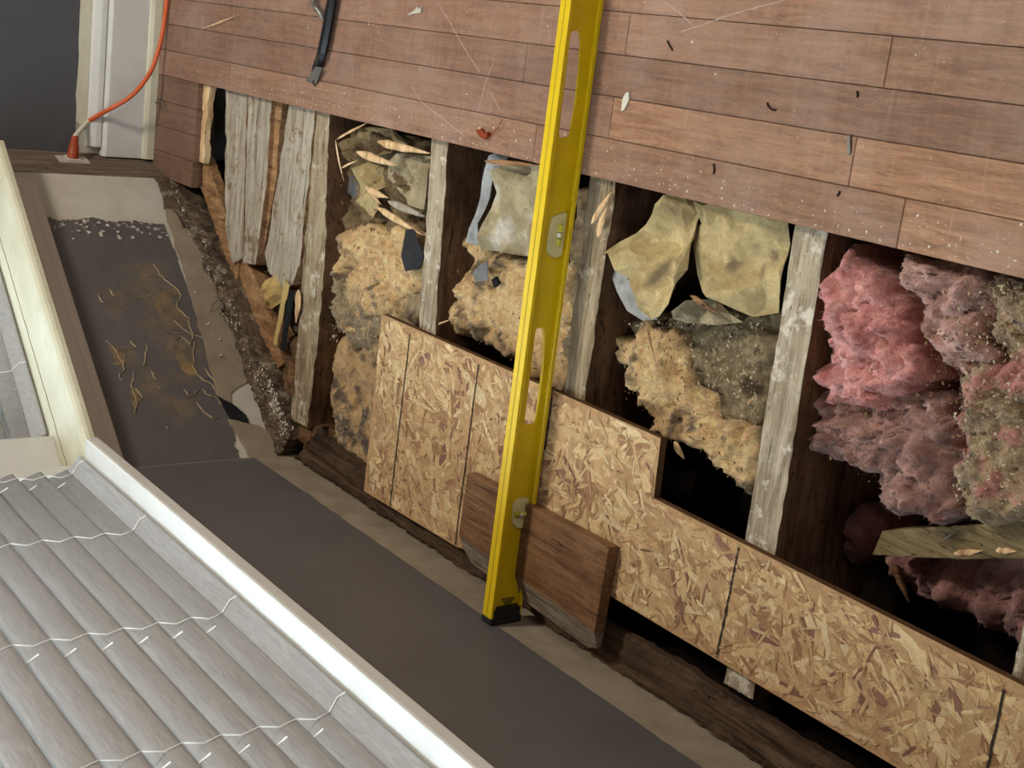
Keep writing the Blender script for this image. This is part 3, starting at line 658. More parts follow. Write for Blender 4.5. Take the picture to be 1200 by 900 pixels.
def rnd(poly, r=.004, m=4):
    out = []; n = len(poly)
    for i in range(n):
        a, b, c = Vector(poly[i-1]), Vector(poly[i]), Vector(poly[(i+1) % n])
        u = (a-b).normalized()*min(r, (a-b).length/2.2); w = (c-b).normalized()*min(r, (c-b).length/2.2)
        for k in range(m+1):
            t = k/m; q = (b+u)*(1-t)**2+b*2*t*(1-t)+(b+w)*t*t; out.append((q.x, q.y))
    return out
slot_a = rnd([(.018, .0445), (.012, .018), (-.05, .0135), (-.105, .0135), (-.115, .024), (-.118, .0445)], .007)
def zclamp(p): return (p[0], max(Z0+.010, min(Z0+LH-.010, p[1])))
slot1 = rnd([zclamp(onweb(*p)) for p in ((669, 37), (679, 36), (681, 48), (679, 80), (675, 120), (668, 160), (656, 163), (655, 155))], .004)
slot2 = rnd([zclamp(onweb(*p)) for p in ((628, 385), (637, 384), (638.5, 396), (637, 430), (633, 465), (627, 497), (616, 498), (615, 490))], .004)
vw = rnd([zclamp(onweb(*p)) for p in ((646, 254), (660, 248), (670, 249), (669, 275), (664, 300), (648, 303), (641, 298), (640, 288))], .006)
ve = [zclamp(onweb(*p)) for p in ((600, 602), (601, 590), (606, 584), (618, 582), (625, 584), (625, 600), (622, 612), (614, 619), (604, 618), (599, 612))]
sl3 = rnd([(.215, .046), (.215, .016), (.30, .014), (.31, .046)], .006)
plate2d('web', [(YE0, Z0+.003), (YE1, Z0+.003), (YE1, Z0+LH-.003), (YE0, Z0+LH-.003)], [slot1, slot2, vw, ve, sl3], .004, YEL, lv, lambda a, b, c: Vector((xc+c, a, b)))
for nm, z0, z1 in (('top_flange', Z0+LH-.0035, Z0+LH), ('bottom_flange', Z0+.0003, Z0+.0035)):
    s = 1 if nm == 'top_flange' else -1; zi = z0 if s > 0 else z1
    prof = [(-LW/2, z0), (-LW/2, z1), (LW/2, z1), (LW/2, z0)] if s < 0 else [(-LW/2, z1), (LW/2, z1), (LW/2, z0), (-LW/2, z0)]
    o = prism(nm, [(-LW/2, z0), (LW/2, z0), (LW/2, z1), (-LW/2, z1)], YE0, YE1, YEL, lv, bev=.0012, frame=lambda x, z, y: Vector((xc+x, y, z)))
    for sx in (-1, 1):
        prism('flange_lip', [(sx*LW/2, zi), (sx*(LW/2-.0025), zi), (sx*(LW/2-.0025), zi-s*.004), (sx*LW/2, zi-s*.003)], YE0, YE1, YEL, lv, bev=.0004, frame=lambda x, z, y: Vector((xc+x, y, z)))
for sx in (.28, ): 
    box('flange_groove', (xc-.0015, xc+.0015, YE0, YE1, Z0+LH-.0004, Z0+LH+.0002), mat_plain('yellow groove', srgb(170, 146, 10), .5, .4), lv)
for y0, y1 in ((YE0-.010, YE0+.010), (YE1-.010, YE1+.008)):
    o = box('end_cap', (xc-LW/2-.0008, xc+LW/2+.0008, min(y0, y1), max(y0, y1) if y0 > 0 else YE0, Z0+.0002, Z0+LH+.0008), BLACKP, lv, bev=.0015)
box('end_cap', (xc+.0005, xc+LW/2+.0006, YE0, YE0+.016, Z0+.004, Z0+LH-.004), BLACKP, lv, bev=.001)
c = [onp(*p, (1, 0, 0), (xc+.0022, 0, 0)) for p in ((587, 701), (604, 699), (594, 714))]
mk('arrow_mark', [p+Vector((.0006, 0, 0)) for p in c], [(0, 1, 2)], ARROW, lv)
def vial(name, win, horizontal):
    ys = [p[0] for p in win]; zs = [p[1] for p in win]; cy = (min(ys)+max(ys))/2; cz = (min(zs)+max(zs))/2
    cc = [(cy+(p[0]-cy)*.97, cz+(p[1]-cz)*.97) for p in win]
    ob = plate2d(name, cc, [], .011, ACRYL, lv, lambda a, b, c: Vector((xc+c, a, b)))
    L = (.016 if horizontal else .012)
    d = Vector((0, 1, 0)) if horizontal else Vector((0, 0, 1)); p = Vector((xc+.0062, cy, cz-.004 if horizontal else cz))
    tb = tube('vial_tube', [p-d*L, p+d*L], .0042, FLUID, lv, n=12)
    for k in (-.0045, .0045): tube('vial_line', [p+d*(k-.0005), p+d*(k+.0005)], .0044, BLACKP, lv, n=12)
    tube('bubble', [p-d*.0035+Vector((.0012, 0, .001)), p+d*.0035+Vector((.0012, 0, .001))], .0033, CORD, lv, n=10)
vial('vial', vw, True); vial('vial', ve, False)
# ---------------------------------------------------------------- pry bar, cord, bits on the floor
pb = empty('pry_bar', at(375, 60, .006), label='black steel pry bar, flat tip on the floor at the top', cat='pry bar')
ax = [at(366, 97, .002), at(372, 74, .006), at(378, 60, .012), at(386, 20, .013), at(398, -50, .013), at(415, -160, .013)]
wd = [.0145, .0140, .0118, .0112, .0112, .0112]; hh = [.0012, .0045, .008, .0085, .0085, .0085]
V = []; Fc = []
sp = spline(ax, 4); n = len(sp)
for i, p in enumerate(sp):
    t = i/(n-1)*(len(ax)-1); k = min(int(t), len(ax)-2); u = t-k; w = wd[k]*(1-u)+wd[k+1]*u; h = hh[k]*(1-u)+hh[k+1]*u
    T = (sp[min(i+1, n-1)]-sp[max(i-1, 0)]).normalized(); a = T.cross(Vector((0, 0, 1))).normalized(); b = a.cross(T).normalized()
    for (u1, v1) in ((-1, 0), (-.55, 1), (.55, 1), (1, 0), (.55, -.8), (-.55, -.8)): V.append(p+a*w*u1+b*h*v1)
for i in range(n-1):
    for j in range(6): Fc.append((i*6+j, i*6+(j+1) % 6, (i+1)*6+(j+1) % 6, (i+1)*6+j))
Fc += [tuple(range(6))[::-1], tuple(range((n-1)*6, n*6))]
bar = mk('bar', V, Fc, STEEL, pb); bevel(bar, .0008, 1)
tb = mk('bevelled_tip', [at(358, 95, .003), at(370, 99, .003), at(378, 79, .0125), at(370, 78, .0125)], [(0, 1, 2, 3)], GALV, pb)
tube('metal_hook', spline([at(366, -20, .006), at(368, 4, .012), at(373, 12, .016), at(379, 22, .008)], 5), [.004, .005, .0062, .0068, .0070]*4+[.005], GALV, label='grey curved metal scrap beside the pry bar at the photo top', cat='metal scrap')
cp = [at(x, y, z) for x, y, z in ((104, 142, .150), (117, 134, .135), (132, 126, .118), (152, 114, .085), (168, 97, .055), (180, 76, .030), (189, 46, .014), (194, 15, .009), (196, -10, .008), (196, -60, .008), (190, -140, .008))]
ec = empty('extension_cord', at(88, 178, .12), label='orange extension cord plugged in low on the wall stub', cat='cord')
tube('cable', spline(cp, 8), .0052, ORANGE, ec, n=10)
rt = dr.normalized(); rn = Vector((-rt.y, rt.x, 0)); pb_ = onp(85, 187, rn, A); pa = onp(88, 160, rn, A+rn*.045)
tube('cable_neck', spline([at(104, 142, .150), at(96, 150, .5*(.150+pa.z)), pa, pa.lerp(pb_, .15)], 4), [.0058]*8+[.0064]*5, TAPE, ec, n=10)
tube('plug', [pa, pa.lerp(pb_, .12), pa.lerp(pb_, .3), pa.lerp(pb_, .35), pa.lerp(pb_, .55), pa.lerp(pb_, .95), pb_], [.0075, .009, .009, .011, .0125, .013, .011], ORANGED, ec, n=12)
ol = empty('wall_outlet', ret(.05, .001, .13), label='cream wall outlet holding the orange plug', cat='outlet')
ou = (pb_-A).dot(rt); oz = pb_.z; v, f = boxvf(ou-.018, ou+.022, .0, .002, oz-.035, oz+.035); mk('cover_plate', [ret(*p) for p in v], [t[::-1] for t in f], APRON, ol)
v, f = boxvf(ou-.016, ou+.016, .003, .005, oz-.015, oz+.015); mk('receptacle', [ret(*p) for p in v], [t[::-1] for t in f], TAPE, ol)
def stick(name, a, b, w, h, mat, label, cat, bend=0, seed=0, w2=None):
    """a thin tapering splinter or chip between two points"""
    a, b = Vector(a), Vector(b); T = (b-a).normalized(); s = T.cross(Vector((0, 0, 1))).normalized(); u = s.cross(T).normalized(); V = []; Fc = []; n = 7
    r = RD(seed)
    for i in range(n):
        t = i/(n-1); k = min(1, .25+(t)*4)*min(1, (1-t)*1.9+.12) if w2 is None else 1-(1-w2)*t
        p = a.lerp(b, t)+u*bend*math.sin(math.pi*t)+s*r.uniform(-.1, .1)*w; ww = w*k*(1+r.uniform(-.15, .15)); hh_ = h*(k*.7+.3)
        for (p1, p2) in ((-1, -.5), (-.7, .6), (.6, .8), (1, -.3)): V.append(p+s*ww*p1+u*hh_*p2)
    for i in range(n-1):
        for j in range(4): Fc.append((i*4+j, i*4+(j+1) % 4, (i+1)*4+(j+1) % 4, (i+1)*4+j))
    Fc += [(3, 2, 1, 0), tuple(range(4*n-4, 4*n))]
    return mk(name, V, Fc, mat, label=label, cat=cat)
stick('wood_splinter', at(237, 34, .003), at(281, 17, .003), .0022, .002, SPLINT, 'thin tan splinter on the floor near the orange cord', 'splinter', seed=1)
tube('bent_nail', spline([at(182, 120, .004), at(188, 119, .005), at(192, 122, .006), at(193, 126, .004)], 4), .0016, GALV, label='bent nail on the dark floor near the white baseboard', cat='nail', n=6)
def chip(name, pts, z, mat, label, cat, h=.002, curl=.004):
    pp = [at(x, y, z) for x, y in pts]; c = sum(pp, Vector())/len(pp)
    V = [p+Vector((0, 0, h+curl*((p-c).length/.01)**2*.2)) for p in pp]+[Vector((p.x, p.y, z+.0002)) for p in pp]+[c+Vector((0, 0, h))]; n = len(pp)
    Fc = [(i, (i+1) % n, 2*n) for i in range(n)]+[(i, (i+1) % n, n+(i+1) % n, n+i) for i in range(n)]
    o = mk(name, V, Fc, mat, label=label, cat=cat); bm = bmesh.new(); bm.from_mesh(o.data); bmesh.ops.recalc_face_normals(bm, faces=bm.faces); bm.to_mesh(o.data); bm.free(); return o
chip('paint_chip', [(481, 18), (487, 12), (490, 8), (492, 11), (496, 8), (495, 15), (488, 16)], 0, PLASTERL, 'cream paint chip on the floor above the left bays', 'paint chip')
chip('grey_chip', [(730, 130), (731, 116), (735, 109), (739, 108), (738, 118), (733, 129)], 0, TAPE, 'long pale grey chip on the floor right of the level', 'chip')
chip('grey_sliver', [(994, 178), (995, 160), (998, 158), (998, 178), (996, 181)], 0, GALV, 'grey sliver stuck at the butt joint of two boards', 'sliver')
RL = mat_plain('dry red leaf', srgb(140, 60, 34), .8, .2, .3, 60)
lf = empty('dry_leaf', at(572, 157, 0), label='small curled red leaf with stem at the hardwood edge', cat='leaf')
o = chip('blade', [(563, 153), (567, 151), (570, 157), (575, 155), (576, 160), (570, 163), (565, 160)], 0, RL, None, None, .004, .01); par(o, lf)
tube('stem', spline([at(575, 157, .003), at(582, 152, .005), at(586, 145, .006), at(588, 140, .004)], 4), .0009, RL, lf, n=5)
DK = mat_plain('dark fibre', srgb(40, 26, 20), .8, .2)
for pts, lb in (([(899, 120), (900, 124), (904, 128), (909, 129)], 'short black curved curl on the boards right of centre'), ([(782, 48), (785, 54), (788, 59)], 'tiny dark sliver on the boards near the diagonal scratch'), ([(836, 192), (837, 198), (836, 204)], 'dark sliver near the hardwood edge above the kraft paper'), ([(1004, 107), (1005, 111), (1004, 114)], 'dark speck sliver above the butt joint'), ([(984, 224), (981, 230)], 'dark sliver below the butt joint')):
    tube('dark_sliver', spline([at(x, y, .0015) for x, y in pts], 4), .0013, DK, label=lb, cat='sliver', n=5)
# pale scratches scored into the finish
SCR = mat_plain('pale scratch', srgb(178, 146, 134), .8, .2, .2, 60)
for pl in ([(512, 2), (528, 28), (545, 58), (562, 84)], [(578, 72), (570, 95), (560, 130)], [(575, 108), (586, 130)], [(798, 37), (820, 30), (860, 16), (920, 0)], [(778, 2), (795, 14), (812, 30)], [(482, 100), (495, 120), (520, 140), (545, 160)]):
    p = spline([at(x, y, .0004) for x, y in pl], 8); V = []; Fc = []; n = len(p)
    for i, c in enumerate(p):
        T = (p[min(i+1, n-1)]-p[max(i-1, 0)]).normalized(); s = T.cross(Vector((0, 0, 1)))*.0009*(1+.7*N(i*.7, pl[0][0])); V += [c+s, c-s]
        if i: Fc.append((2*i-2, 2*i-1, 2*i+1, 2*i))
    mk('scratch', V, Fc, SCR, fl)
def specks(name, n, posf, mat, seed, size, label, cat):
    r = RD(seed); V = []; Fc = []
    for i in range(n):
        p = posf(r); s = size*r.choice((.5, .6, .7, 1, 1, 1.8)); a = r.uniform(0, 6.3); e = r.uniform(.25, 1); b = len(V)
        ca, sa = math.cos(a), math.sin(a)
        for u, v_ in ((-1, -.6), (1, -.8), (.8, .7), (-.7, .9)):
            V.append((p[0]+s*(u*ca-v_*e*sa), p[1]+s*(u*sa+v_*e*ca), p[2]+r.uniform(.0, .4)*s))
        V.append((p[0], p[1], p[2]+s*.6)); Fc += [(b, b+1, b+4), (b+1, b+2, b+4), (b+2, b+3, b+4), (b+3, b, b+4)]
    return mk(name, V, Fc, mat, label=label, cat=cat, kind='stuff')
DUST = mat_plain('plaster crumbs', srgb(226, 214, 196), .9, .1, .3, 200)
def pf1(r):
    if r.random() < .5: x = r.uniform(-2.9, -.6); return (x, EDGE+.004+abs(r.gauss(0, .025)), .0001)
    return (r.uniform(-3.0, -.3), r.uniform(EDGE, .5), .0001)
specks('floor_crumb', 1100, pf1, DUST, 2, .0010, 'pale plaster crumbs scattered over the hardwood boards', 'debris')
# ---------------------------------------------------------------- insulation and papers in the joist bays
def lerp3(a, b, t): t = max(0, min(1, t)); return tuple(a[i]+(b[i]-a[i])*t for i in range(3))
def C3(*a): return srgb(*a)[:3]
def fuzz(o, n, seed):
    r = RD(seed); me = o.data; V = []; Fc = []; cl = []; ca = me.color_attributes['col'].data; np_ = len(me.polygons)
    for _ in range(n):
        p = me.polygons[r.randrange(np_)]; c = p.center; col = ca[p.vertices[0]].color; k = r.uniform(.8, 1.35)
        c = c+Vector((r.uniform(-.002, .002), r.uniform(-.002, .002), 0))
        d = (p.normal*r.uniform(.0, .7)+Vector((r.uniform(-1, 1), r.uniform(-1, 1), r.uniform(-.3, .4)))).normalized()*r.uniform(.002, .006)
        kk = Vector((r.uniform(-1, 1), r.uniform(-1, 1), r.uniform(-.6, .3)))*.0035; s_ = d.cross(Vector((r.uniform(-1, 1), r.uniform(-1, 1), 1))).normalized()*r.uniform(.00012, .0005); b = len(V)
        for t in (0, .5, 1):
            q_ = c+d*t+kk*t*t; V += [q_-s_*(1-t*.85), q_+s_*(1-t*.85)]; cl += [tuple(x*k for x in col[:3])]*2
        Fc += [(b, b+1, b+3, b+2), (b+2, b+3, b+5, b+4)]
    mk('loose_fibre', V, Fc, FUZZ, o, cols=cl, kind='stuff')
def wool(name, poly, zr, z, label, pal, seed, depth=.09, amp=.018, rnd_=.03, step=.0045, fr=1.0, rag=.010, dirt=None, dirtf=None, cat='insulation', mat=None, tilt=None, parent=None, fz=.9):
    P = q(poly, zr); P = rough_poly(P, .008, rag, 32, seed)
    tl = tilt or (lambda x, y: 0)
    def zf(x, y, d):
        wx = x+.028*N(x*19, y*19, seed)+.007*N(x*75, y*75, seed); wy = y+.028*N(x*19+9, y*19, seed)+.007*N(x*75, y*75+7, seed)
        v = noise.voronoi(Vector((wx*36*fr, wy*36*fr, seed)))[0]; v2 = noise.voronoi(Vector((wx*95*fr, wy*95*fr, seed)))[0]
        hole = max(0, N(x*17, y*17, seed+40)-.22)*2.2; h = .55*(2.4*abs(N(wx*13*fr, wy*13*fr, seed))-.6)+.50*(.7-1.3*v[0])+.26*(.6-1.2*v2[0])-.8*hole+.22*(1-2*abs(N(wx*60, wy*150, seed+5)))+.16*N(wx*210, wy*210, seed)
        e = max(0, 1-d/rnd_); return z+tl(x, y)+amp*h-rnd_*.8*(1-math.sqrt(max(0, 1-e*e)))
    def cf(x, y, zz, d):
        t = .5+.5*fbm(x*24, y*24, seed+2, 4)+.35*N(x*120, y*120, seed); c = lerp3(pal[0], pal[1], t) if t < 1 else pal[1]
        if len(pal) > 2: c = lerp3(c, pal[2], (fbm(x*11, y*11, seed+9, 4)-.1)*2.2)
        if dirt:
            k = dirtf(x, y) if dirtf else 0
            c = lerp3(c, dirt, (1.2*fbm(x*30, y*30, seed+20, 6)+k*.55-.05)*2.2)
        return c
    o = field(name, P, step, zf, depth, mat or FLUFF, parent, colf=cf, smooth=True, label=label, cat=cat)
    if mat is None: fuzz(o, int(fz*len(o.data.polygons)), seed)
    return o
YL = (C3(182, 144, 94), C3(230, 196, 140), C3(212, 178, 124)); GD = C3(104, 86, 62)
near = lambda px, py, r, zr=-.06: (lambda c: (lambda x, y: 1.1-math.hypot(x-c.x, y-c.y)/r))(at(px, py, zr))
def nears(l, zr=-.06):
    fs = [near(a, b, r, zr) for a, b, r in l]; return lambda x, y: max(f_(x, y) for f_ in fs)-.35
# bay 1 (between the decayed joist and the narrow joist)
wool('yellow_insulation', [(392, 268), (412, 262), (440, 262), (470, 262), (496, 280), (496, 330), (470, 352), (440, 392), (400, 396), (386, 360), (384, 310)], -.05, -.052, 'yellow glass wool lump beside the decayed joist', YL, 31, dirt=GD, dirtf=nears([(395, 330, .07), (440, 370, .06), (410, 380, .05)], -.05), amp=.028)
wool('yellow_insulation', [(382, 396), (400, 390), (450, 392), (470, 385), (500, 380), (510, 420), (470, 600), (430, 600), (405, 560), (384, 530), (380, 470), (380, 420)], -.06, -.066, 'flattened tan glass wool slab left of the strand board', (C3(166, 130, 84), C3(208, 174, 122)), 32, amp=.012, dirt=C3(92, 74, 56), dirtf=nears([(400, 500, .12), (420, 560, .2), (440, 420, .03)]), step=.005)
wool('grey_dust_clump', [(386, 330), (398, 325), (440, 340), (470, 345), (500, 330), (503, 372), (490, 388), (455, 388), (440, 420), (400, 402), (388, 372)], -.05, -.050, 'grey dusty clump between the two yellow wool lumps', (C3(104, 86, 62), C3(162, 140, 102), C3(188, 158, 108)), 33, amp=.022, step=.005, cat='dust clump', rag=.014)
wool('packed_debris', [(386, 150), (410, 145), (505, 165), (503, 200), (500, 270), (470, 282), (430, 280), (400, 276), (388, 240)], -.07, -.072, 'dark packed dirt behind the crumpled papers', (C3(80, 64, 46), C3(140, 118, 86), C3(100, 84, 62)), 34, amp=.03, cat='debris', mat=ROTC, step=.006)
# bay 2 (under the level)
wool('yellow_insulation', [(535, 275), (560, 285), (600, 300), (640, 300), (672, 310), (672, 460), (640, 458), (600, 430), (560, 405), (505, 380), (500, 350), (512, 345), (540, 325), (540, 300)], -.06, -.062, 'yellow glass wool filling the bay beneath the level', YL, 35, dirt=GD, dirtf=nears([(520, 365, .07), (560, 395, .06), (560, 325, .045), (590, 310, .02)]), amp=.026)
wool('packed_debris', [(664, 215), (684, 212), (686, 240), (682, 330), (672, 430), (660, 440), (652, 420), (656, 330)], -.05, -.06, 'crumbly dirt strip between the level and the split joist', (C3(98, 82, 62), C3(160, 144, 112), C3(84, 70, 56)), 36, amp=.014, cat='debris', mat=ROTC, step=.005)
# bay 3
wool('dust_mat', [(722, 372), (760, 368), (850, 366), (905, 360), (902, 420), (890, 480), (880, 520), (850, 520), (800, 500), (770, 440), (735, 420)], -.075, -.085, 'grey-brown dusty mat below the big kraft paper', (C3(98, 82, 60), C3(150, 132, 100), C3(124, 108, 84)), 37, amp=.018, cat='dust mat', dirt=C3(70, 56, 42), dirtf=nears([(830, 470, .06), (790, 390, .05), (880, 450, .03)], -.08), mat=ROTC)
wool('yellow_insulation', [(712, 395), (740, 388), (790, 392), (800, 430), (815, 462), (830, 490), (868, 500), (886, 505), (885, 560), (878, 585), (862, 575), (840, 555), (805, 530), (770, 505), (740, 480), (728, 455), (728, 430), (712, 412)], -.055, -.055, 'torn yellow glass wool curving around the dusty hollow', YL, 38, dirt=GD, dirtf=nears([(718, 395, .05), (745, 420, .02), (730, 440, .02), (795, 495, .03), (870, 575, .04)], -.055), amp=.028, rag=.016, step=.004)
# bay 4: pink wool
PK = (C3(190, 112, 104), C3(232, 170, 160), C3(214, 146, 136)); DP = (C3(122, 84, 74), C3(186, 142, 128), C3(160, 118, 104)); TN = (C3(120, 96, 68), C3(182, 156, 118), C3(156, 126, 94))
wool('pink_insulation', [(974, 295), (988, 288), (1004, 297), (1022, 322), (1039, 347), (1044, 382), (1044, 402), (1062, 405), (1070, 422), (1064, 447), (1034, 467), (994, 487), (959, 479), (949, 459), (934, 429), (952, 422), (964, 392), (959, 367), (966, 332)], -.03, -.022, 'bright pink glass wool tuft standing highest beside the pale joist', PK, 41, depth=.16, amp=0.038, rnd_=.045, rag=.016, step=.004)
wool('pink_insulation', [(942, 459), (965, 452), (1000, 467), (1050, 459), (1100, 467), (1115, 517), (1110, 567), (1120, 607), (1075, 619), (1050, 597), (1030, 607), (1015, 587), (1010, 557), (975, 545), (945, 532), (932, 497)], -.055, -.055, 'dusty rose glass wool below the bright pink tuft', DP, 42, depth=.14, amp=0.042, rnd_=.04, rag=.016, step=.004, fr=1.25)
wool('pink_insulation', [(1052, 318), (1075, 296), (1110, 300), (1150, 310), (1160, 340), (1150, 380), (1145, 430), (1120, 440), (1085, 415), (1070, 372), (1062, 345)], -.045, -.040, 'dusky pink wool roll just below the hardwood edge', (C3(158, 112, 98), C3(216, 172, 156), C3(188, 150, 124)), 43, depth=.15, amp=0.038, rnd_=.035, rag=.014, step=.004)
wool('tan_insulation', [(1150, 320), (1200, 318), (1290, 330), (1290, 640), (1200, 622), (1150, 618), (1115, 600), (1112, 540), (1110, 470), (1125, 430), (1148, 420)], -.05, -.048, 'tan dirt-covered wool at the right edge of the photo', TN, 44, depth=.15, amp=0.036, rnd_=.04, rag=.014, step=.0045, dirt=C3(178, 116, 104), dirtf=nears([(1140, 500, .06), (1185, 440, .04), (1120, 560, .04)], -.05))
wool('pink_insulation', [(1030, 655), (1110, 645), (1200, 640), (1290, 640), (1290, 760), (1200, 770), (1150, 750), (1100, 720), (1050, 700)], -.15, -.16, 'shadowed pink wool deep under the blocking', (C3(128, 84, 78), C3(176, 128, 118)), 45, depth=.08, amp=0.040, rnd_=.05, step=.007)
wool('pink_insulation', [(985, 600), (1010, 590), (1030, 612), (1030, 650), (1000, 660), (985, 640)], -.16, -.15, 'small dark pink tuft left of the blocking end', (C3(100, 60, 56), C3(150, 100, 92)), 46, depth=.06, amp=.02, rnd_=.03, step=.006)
# dirt crumbs lying in the bays
def crumbs(name, poly, z, n, mat, seed, size, label):
    P = q(poly, z); x0 = min(p[0] for p in P); x1 = max(p[0] for p in P); y0 = min(p[1] for p in P); y1 = max(p[1] for p in P)
    def pf(r):
        while True:
            x, y = r.uniform(x0, x1), r.uniform(y0, y1)
            if sdist(x, y, P)[0] > 0: return (x, y, z+.012*N(x*14, y*14, 1)+r.uniform(-.004, .008))
    return specks(name, n, pf, mat, seed, size, label, 'debris')
CRD = mat_plain('brown crumbs', srgb(124, 98, 68), .95, .1, .6, 300); CRL = mat_plain('pale crumbs', srgb(196, 180, 146), .95, .1, .5, 300)
crumbs('dirt_crumb', [(725, 375), (900, 365), (888, 500), (830, 480), (790, 400)], -.070, 700, CRL, 5, .0012, 'pale crumbs on the dusty mat under the kraft paper')
crumbs('dirt_crumb', [(390, 330), (490, 340), (450, 400), (390, 400)], -.036, 260, CRL, 6, .0018, 'pale crumbs on the grey clump in the left wool bay')
crumbs('dirt_crumb', [(396, 480), (430, 480), (425, 520), (400, 515)], -.05, 260, CRL, 7, .0016, 'white grit on the tan slab left of the strand board')
crumbs('dirt_crumb', [(1125, 330), (1200, 330), (1200, 610), (1120, 590)], -.030, 700, CRL, 8, .0011, 'pale crumbs on the tan wool at the right edge')
crumbs('dirt_crumb', [(656, 300), (676, 300), (668, 430), (650, 420)], -.05, 160, CRL, 10, .0018, 'grit in the crack between the level and the split joist')
crumbs('dark_crumb', [(392, 262), (496, 280), (496, 350), (440, 400), (388, 396)], -.036, 240, CRD, 21, .0015, 'dark specks of dirt on the wool beside the decayed joist')
crumbs('dark_crumb', [(535, 280), (640, 300), (620, 430), (560, 400), (508, 375)], -.046, 240, CRD, 22, .0015, 'dark specks of dirt on the wool beneath the level')
crumbs('dark_crumb', [(725, 380), (800, 400), (830, 490), (880, 520), (870, 570), (740, 470)], -.042, 260, CRD, 23, .0015, 'dark specks of dirt on the torn wool around the hollow')
crumbs('dark_crumb', [(1060, 320), (1200, 330), (1200, 600), (1060, 590), (960, 530), (1000, 470)], -.024, 420, CRD, 24, .0014, 'dark specks of dirt on the dusky and tan wool at right')
crumbs('dark_crumb', [(400, 160), (500, 175), (495, 270), (400, 270)], -.05, 420, CRD, 25, .0018, 'dark chips of dirt among the crumpled papers')
pw = [bay(s, n, 0) for s, n in ((.0, .0), (.8, .0), (.8, .08), (.3, .07))]
def pfp(r):
    s = r.uniform(.02, .8); n = r.uniform(.02, .075) if s > .2 else r.uniform(.005, .03); p = bay(s, n, .004+.006*abs(N(s*16, n*60, 4))); return tuple(p)
specks('plaster_crumb', 420, pfp, DUST, 12, .0014, 'white plaster crumbs along the rotten plate of the bay wall', 'debris')
def pfp2(r):
    s = r.gauss(.71, .05); n = r.gauss(.075, .012); return tuple(bay(min(s, .8), n, -.004))
specks('plaster_crumb', 260, pfp2, DUST, 13, .0018, 'white plaster crumbs heaped in the corner of the two walls', 'debris')
# crumpled papers
def tri(t): t = t-math.floor(t); return 2*abs(t-.5)
def foil(name, P, zf, cf, mat, parent, seed, amp, fr, thick, label, cat):
    # crumpled sheet: random triangulation, a few big folds carrying many small facets
    from mathutils.geometry import delaunay_2d_cdt
    r = RD(seed*7); x0 = min(p[0] for p in P); x1 = max(p[0] for p in P); y0 = min(p[1] for p in P); y1 = max(p[1] for p in P)
    def tin(sp, border):
        pts = [Vector(p) for p in border]; nb_ = len(pts); cells = {}
        for _ in range(4000):
            x, y = r.uniform(x0, x1), r.uniform(y0, y1)
            if border and sdist(x, y, P)[0] < sp*.35: continue
            if all((x-p.x)**2+(y-p.y)**2 > sp*sp*.55 for p in pts[-1500:]): pts.append(Vector((x, y)))
        ed = [(i, (i+1) % nb_) for i in range(nb_)] if border else []
        res = delaunay_2d_cdt(pts, ed, [], 1 if border else 0, 1e-6); return res[0], res[2]
    m_ = .05; save = (x0, x1, y0, y1); x0 -= m_; x1 += m_; y0 -= m_; y1 += m_
    cv, cf_ = tin(.34/fr, []); x0, x1, y0, y1 = save
    ch = [r.uniform(-1, 1) for _ in cv]; x0 -= m_; x1 += m_; y0 -= m_; y1 += m_
    cv2, cf2 = tin(.13/fr, []); x0, x1, y0, y1 = save; ch2 = [r.uniform(-1, 1) for _ in cv2]
    def coarse(x, y, cv=cv, cf_=cf_, ch=ch):
        for t in cf_:
            a, b, c = cv[t[0]], cv[t[1]], cv[t[2]]; d = (b.y-c.y)*(a.x-c.x)+(c.x-b.x)*(a.y-c.y)
            if abs(d) < 1e-12: continue
            u = ((b.y-c.y)*(x-c.x)+(c.x-b.x)*(y-c.y))/d; w = ((c.y-a.y)*(x-c.x)+(a.x-c.x)*(y-c.y))/d
            if u >= -1e-6 and w >= -1e-6 and u+w <= 1+1e-6: return u*ch[t[0]]+w*ch[t[1]]+(1-u-w)*ch[t[2]]
        return 0
    fv, ff = tin(.010, P)
    V = []; cl = []
    for v in fv:
        d = sdist(v.x, v.y, P)[0]; z = zf(v.x, v.y, d)*1.0
        V.append((v.x, v.y, z+amp*1.1*coarse(v.x, v.y)+amp*.34*coarse(v.x, v.y, cv2, cf2, ch2)+r.uniform(-1, 1)*min(.0016, amp*.12))); cl.append(cf(v.x, v.y, z, d))
    o = mk(name, V, [tuple(t) for t in ff], mat, parent, cols=cl, smooth=False, label=label, cat=cat)
    bm = bmesh.new(); bm.from_mesh(o.data); bmesh.ops.recalc_face_normals(bm, faces=bm.faces)
    if sum(f.normal.z for f in bm.faces) < 0: bmesh.ops.reverse_faces(bm, faces=bm.faces)
    lay = bm.verts.layers.float_color['col']
    bmesh.ops.subdivide_edges(bm, edges=bm.edges, cuts=1, use_grid_fill=True)
    bm.to_mesh(o.data); bm.free(); md = o.modifiers.new('thick', 'SOLIDIFY'); md.thickness = thick; md.offset = -1
    return o
